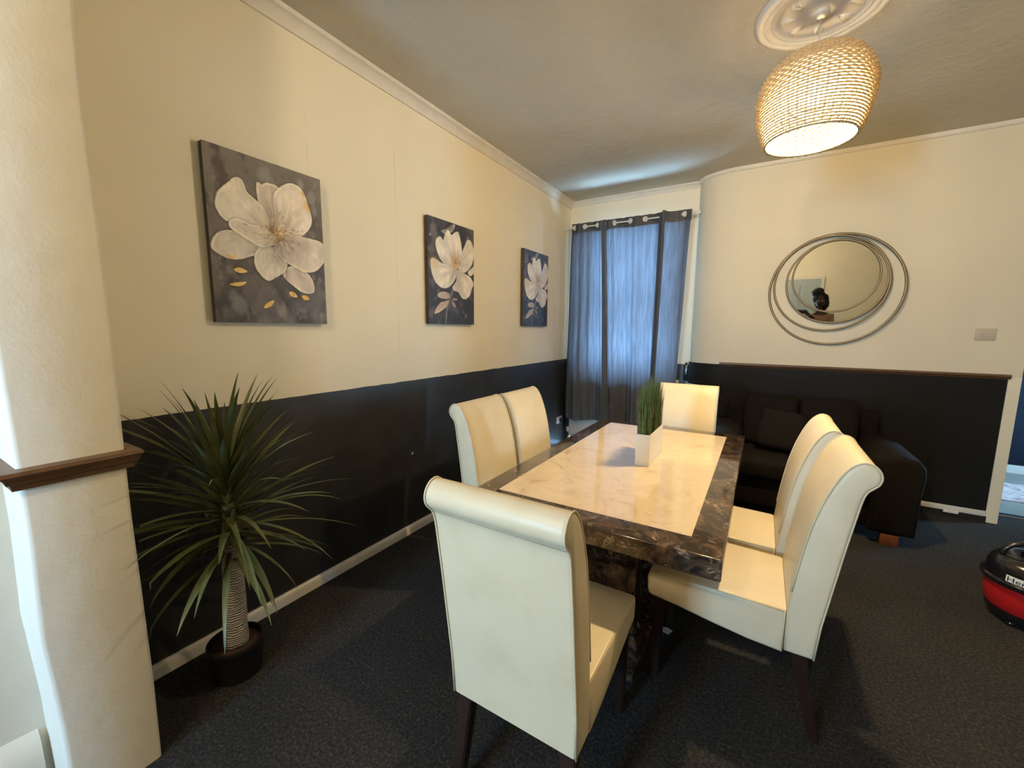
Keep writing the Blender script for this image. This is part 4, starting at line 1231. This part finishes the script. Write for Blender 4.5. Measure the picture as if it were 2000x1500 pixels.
bmesh.ops.subdivide_edges(bm, edges=[e for e in bm.edges if e.calc_length() > 0.008], cuts=2)
for vtx in bm.verts:
    a = th0 - 0.08 + vtx.co.x * 1.15 / R1; z = .258 + vtx.co.y
    r = R1 + .0006 - .0018 * (z - .254) / .036 + .0012
    vtx.co = Vector((r * math.cos(a), r * math.sin(a), z))
bm.to_mesh(fm); bm.free()
fm.materials.clear(); fm.materials.append(M['black_plastic'])
fo = bpy.data.objects.new('lettering', fm); COL.objects.link(fo); fo.parent = plate

# ------------------------------------------------------------------ potted yucca
PC = Vector((-1.868, 0.775, 0))
t = thing('potted_yucca', 'tall artificial yucca with drooping sword leaves in a black pot by the left wall', 'plant', PC)
G().lathe([(0, 0), (.090, 0), (.094, .01), (.103, .135), (.107, .14), (.107, .152), (.098, .152), (.094, .125), (0, .125)], 40).build('pot', M['pot'], t, 35)
G().lathe([(0, .134), (.05, .135), (.0935, .131), (.0935, .1255), (0, .1255)], 32).build('soil', M['soil'], t, 60)
pts, rad = [], []
for k in range(13):
    f = k / 12
    pts.append((0.012 * math.sin(f * 3) , 0.010 * f, .13 + .46 * f)); rad.append(.046 - .010 * f + .004 * math.exp(-((f - .05) / .06) ** 2))
G().tube(pts, rad, 20).build('trunk', M['trunk'], t, 180)
def leaf(az, el0, Ln, wd, droop, base, twist):
    n = 9
    pos = Vector(base); vs = []
    hdir = Vector((math.cos(az), math.sin(az), 0)); side = Vector((-math.sin(az), math.cos(az), 0))
    el = el0
    for i in range(n + 1):
        f = i / n
        d = hdir * math.cos(el) + Vector((0, 0, 1)) * math.sin(el)
        nrm = -hdir * math.sin(el) + Vector((0, 0, 1)) * math.cos(el)
        ww = wd * (0.55 + 1.0 * min(f / 0.25, 1) * 0.45) * (1 - max(0, (f - 0.35) / 0.65) ** 1.6) + 0.0006
        tw = twist * f
        sd = side * math.cos(tw) + nrm * math.sin(tw); nn_ = nrm * math.cos(tw) - side * math.sin(tw)
        fold = 0.28 * ww
        p3 = [pos - sd * ww + nn_ * fold, pos, pos + sd * ww + nn_ * fold]
        for p in p3:
            wx = p.x + PC.x
            if wx < XL + 0.012: p.x = XL + 0.012 - PC.x + 0.004 * f
            if p.y + PC.y < 0.47: p.y = 0.47 - PC.y if wx < -1.69 else p.y
        vs += p3
        pos = pos + d * (Ln / n)
        el -= droop / n * (0.5 + 1.0 * f)
    fs = []
    for i in range(n):
        a = i * 3
        fs += [(a, a + 1, a + 4, a + 3), (a + 1, a + 2, a + 5, a + 4)]
    return G().add(vs, fs)
nl = 132
for i in range(nl):
    f = (i + 0.5) / nl                 # 0 lowest, 1 topmost
    az = i * 2.39996 + rng.uniform(-.25, .25)
    z0 = 0.56 + 0.36 * f + rng.uniform(-.02, .02)
    el0 = -0.12 + 1.50 * f ** 1.2 + rng.uniform(-.16, .16)
    droop = rng.uniform(0.60, 1.20) * (1.10 - 0.75 * f)
    Ln = rng.uniform(.43, .56) * (1.0 - 0.16 * f)
    if f < .25: Ln *= 0.80
    toward = math.cos(az)              # leaves growing towards the wall are pressed flat, keep them shorter
    if toward < -0.55: Ln *= 0.78
    leaf(az, el0, Ln, rng.uniform(.0095, .0155), droop, (0.016 * math.cos(az), 0.010 + 0.016 * math.sin(az), z0), rng.uniform(-.5, .5)).build('leaf', M['leaf'], t, 180)
G().tube([(0, .010, .58), (0.002, .010, .75), (0, .010, .93)], [.034, .026, .010], 12).build('crown_stem', M['leaf'], t, 180)

# ------------------------------------------------------------------ rear room ceiling lamp
t = thing('globe_lamp', 'lit opal globe lamp on the ceiling of the rear room', 'lamp', (-0.75, -1.35, ZC))
G().lathe([(0, -.03), (.05, -.03), (.055, 0), (0, 0)], 24).build('base', M['white_plastic'], t, 40)
M['opal'] = mat_emit('opal_globe', (1.0, 0.76, 0.46), REAR_E)
G().lathe([(0.0, -.235), (.05, -.228), (.088, -.198), (.104, -.15), (.098, -.10), (.072, -.055), (.045, -.031), (0, -.031)], 28).build('globe', M['opal'], t, 180)

# ------------------------------------------------------------------ small things
g = G().add([(-.026, -.014, .001), (.018, -.022, .001), (.024, -.004, .006), (.030, .016, .001), (.004, .024, .003), (-.018, .020, .001)], [(0, 1, 2, 3, 4, 5)])
g.add([(-.026, -.014, .0), (.018, -.022, .0), (.030, .016, .0), (-.018, .020, .0)], [(3, 2, 1, 0)])
p = g.build('paper_scrap', M['paper'], None, loc=(-0.309, 2.022, 0.0008))
tag(p, 'torn scrap of white paper on the carpet under the near right chair', 'paper')
wl = bpy.data.objects['wall_left']
g = G().add([(XL + .0008, 2.105, .588), (XL + .0008, 2.120, .584), (XL + .0008, 2.128, .598), (XL + .0008, 2.114, .606)], [(0, 1, 2, 3)])
g.build('paint_chip', M['white_plastic'], wl)

# ------------------------------------------------------------------ the photographer, seen only in the mirror
def skin_mesh(name, pts, edges, mat, parent, root=0, sub=2):
    me = bpy.data.meshes.new(name)
    me.from_pydata([p[0] for p in pts], edges, [])
    o = bpy.data.objects.new(name, me); COL.objects.link(o)
    md = o.modifiers.new('skin', 'SKIN')
    for i, p in enumerate(pts):
        r = p[1]
        me.skin_vertices[0].data[i].radius = r if isinstance(r, tuple) else (r, r)
        me.skin_vertices[0].data[i].use_root = (i == root)
    sb = o.modifiers.new('sub', 'SUBSURF'); sb.levels = sub; sb.render_levels = sub
    bpy.context.view_layer.update()
    ev = o.evaluated_get(bpy.context.evaluated_depsgraph_get())
    m2 = bpy.data.meshes.new_from_object(ev)
    bpy.data.objects.remove(o)
    m2.materials.clear(); m2.materials.append(mat)
    for q in m2.polygons: q.use_smooth = True
    o2 = bpy.data.objects.new(name, m2); COL.objects.link(o2)
    if parent: o2.parent = parent
    return o2
PX, PY = 0.27, -0.46
pt = thing('person', 'person with black hair bun and dusty pink top, reflected in the round mirror', 'person', (PX, PY, 0))
def W(x, y, z): return (x - PX, y - PY, z)
# body (skin coloured, one surface): pelvis, spine, neck, legs, arms
HL = W(-0.055, -0.055, 1.47); HR = W(0.105, -0.055, 1.47)
body = [((0, 0, .95), (.13, .10)), ((0, .0, 1.10), (.115, .085)), ((0, 0, 1.28), (.14, .095)), ((0, -.01, 1.40), (.12, .08)), ((0, .0, 1.50), (.05, .05)), ((0, .015, 1.57), (.048, .05)),
        ((-.09, 0, .88), (.085, .085)), ((-.10, .01, .50), (.055, .055)), ((-.10, -.02, .09), (.038, .038)), ((-.10, .10, .035), (.038, .03)),
        ((.09, 0, .88), (.085, .085)), ((.10, .01, .50), (.055, .055)), ((.10, -.02, .09), (.038, .038)), ((.10, .10, .035), (.038, .03)),
        ((-.175, 0, 1.40), (.052, .052)), ((-.23, .07, 1.17), (.040, .040)), ((HL[0] - .02, HL[1] - .07, HL[2] - .035), (.026, .026)),
        ((.175, 0, 1.40), (.052, .052)), ((.19, .09, 1.17), (.040, .040)), ((HR[0] + .02, HR[1] - .07, HR[2] - .035), (.026, .026))]
edg = [(0, 1), (1, 2), (2, 3), (3, 4), (4, 5), (0, 6), (6, 7), (7, 8), (8, 9), (0, 10), (10, 11), (11, 12), (12, 13), (3, 14), (14, 15), (15, 16), (3, 17), (17, 18), (18, 19)]
skin_mesh('body', body, edg, M['skin'], pt)
# clothes slightly larger than the body
grow = lambda r, d: (r[0] + d, r[1] + d)
topi = [0, 1, 2, 3, 14, 15, 17, 18]
tp = [(body[i][0], grow(body[i][1], .016)) for i in topi]
tp += [tuple((tuple(Vector(body[15][0]).lerp(Vector(body[16][0]), .8)), (.040, .040))), tuple((tuple(Vector(body[18][0]).lerp(Vector(body[19][0]), .8)), (.040, .040)))]
skin_mesh('knit_top', tp, [(0, 1), (1, 2), (2, 3), (3, 4), (4, 5), (5, 8), (3, 6), (6, 7), (7, 9)], M['top'], pt)
tr_ = [(body[i][0], grow(body[i][1], .018)) for i in (0, 6, 7, 10, 11)] + [((-.10, -.015, .13), (.058, .058)), ((.10, -.015, .13), (.058, .058))]
skin_mesh('trousers', tr_, [(0, 1), (1, 2), (2, 5), (0, 3), (3, 4), (4, 6)], M['trousers'], pt)
# head with face
bm = bmesh.new(); bmesh.ops.create_uvsphere(bm, u_segments=28, v_segments=20, radius=1)
for vtx in bm.verts:
    x, y, z = vtx.co
    k = 1.0 - 0.22 * max(0, -z) ** 1.3
    X, Y, Z = x * .074 * k, y * .095 * (1.0 - 0.10 * max(0, -z)), z * .118
    if y > 0:
        fx, fz = x, z
        Y += .024 * math.exp(-(fx / .13) ** 2 - ((fz + .12) / .16) ** 2)         # nose
        Y += .008 * math.exp(-(fx / .10) ** 2 - ((fz - .10) / .20) ** 2)
        Y -= .011 * math.exp(-((abs(fx) - .38) / .17) ** 2 - ((fz - .10) / .13) ** 2)  # eye sockets
        Y += .010 * math.exp(-(fx / .28) ** 2 - ((fz + .46) / .07) ** 2)         # lips
        Y -= .006 * math.exp(-(fx / .30) ** 2 - ((fz + .40) / .03) ** 2)
        Y += .010 * math.exp(-(fx / .25) ** 2 - ((fz + .80) / .15) ** 2)         # chin
    vtx.co = Vector((X, Y + .02, Z + 1.665))
head = G().bm(bm).build('head', M['skin'], pt, 180)
M['eye'] = simple('eye_white', (0.6, 0.58, 0.55), 0.2, var=0.02)
for s in (-1, 1):
    bm = bmesh.new(); bmesh.ops.create_uvsphere(bm, u_segments=12, v_segments=8, radius=.0115)
    G().bm(bm, Matrix.Translation((s * .029, .094, 1.677))).build('eye', M['eye'], head, 180)
    bm = bmesh.new(); bmesh.ops.create_uvsphere(bm, u_segments=10, v_segments=8, radius=.030)
    G().bm(bm, Matrix.Translation((s * .077, .012, 1.668)) @ Matrix.Diagonal((.32, .7, 1.05, 1))).build('ear', M['skin'], head, 180)
def blob(c, r, seed, amp=.18):
    bm = bmesh.new(); bmesh.ops.create_icosphere(bm, subdivisions=4, radius=1)
    for vtx in bm.verts:
        q = vtx.co.normalized()
        f = 1 + amp * mnoise.noise(q * 3.1 + Vector((seed, 0, 0))) + .5 * amp * mnoise.noise(q * 8 + Vector((0, seed, 0)))
        vtx.co = Vector((c[0] + q.x * r[0] * f, c[1] + q.y * r[1] * f, c[2] + q.z * r[2] * f))
    return bm
g = G().bm(blob((0, -.028, 1.715), (.118, .112, .115), 2.0)).bm(blob((-.05, -.045, 1.838), (.095, .09, .085), 5.0)).bm(blob((0.03, -.06, 1.62), (.105, .075, .12), 9.0))
g.build('hair', M['hair'], pt, 180)
# hands: palm + four fingers + thumb, holding the phone by its short ends
def hand(c, s):
    """c: palm centre, s=-1 left hand, +1 right hand; the phone lies at +y of the palm"""
    c = Vector(c)
    pts = [(tuple(c + Vector((s * .020, -.055, -.030))), (.024, .018)), (tuple(c + Vector((s * .012, -.020, -.012))), (.034, .016)), (tuple(c + Vector((s * .004, .008, .006))), (.036, .014))]
    edges = [(0, 1), (1, 2)]
    o = skin_mesh('hand', pts, edges, M['skin'], pt, 0, 2)
    for k, (dz, ln) in enumerate(((.030, .062), (.010, .068), (-.010, .064), (-.028, .050))):
        b0 = c + Vector((s * .004, .004, .004 + dz))
        a1 = b0 + Vector((s * .006, .030, .003)); a2 = a1 + Vector((-s * ln * .35, .014, 0)); a3 = a2 + Vector((-s * ln * .35, -.002, -.002))
        skin_mesh('finger', [(tuple(b0), (.0095, .0095)), (tuple(a1), (.0092, .0092)), (tuple(a2), (.0085, .0085)), (tuple(a3), (.0072, .0072))], [(0, 1), (1, 2), (2, 3)], M['skin'], o, 0, 2)
    b0 = c + Vector((s * .006, -.016, .014)); a1 = b0 + Vector((-s * .022, .006, .026)); a2 = a1 + Vector((-s * .024, .012, .010))
    skin_mesh('thumb', [(tuple(b0), (.013, .013)), (tuple(a1), (.0105, .0105)), (tuple(a2), (.0085, .0085))], [(0, 1), (1, 2)], M['skin'], o, 0, 2)
hand((HL[0], HL[1], HL[2]), -1)
hand((HR[0], HR[1], HR[2]), 1)
ph = G().box((-0.062, -0.034, 1.462), (0.096, -0.026, 1.538), 0.003).build('phone', M['black_plastic'], None, 40)
tag(ph, 'black phone held up sideways by the person in the pink top', 'phone')
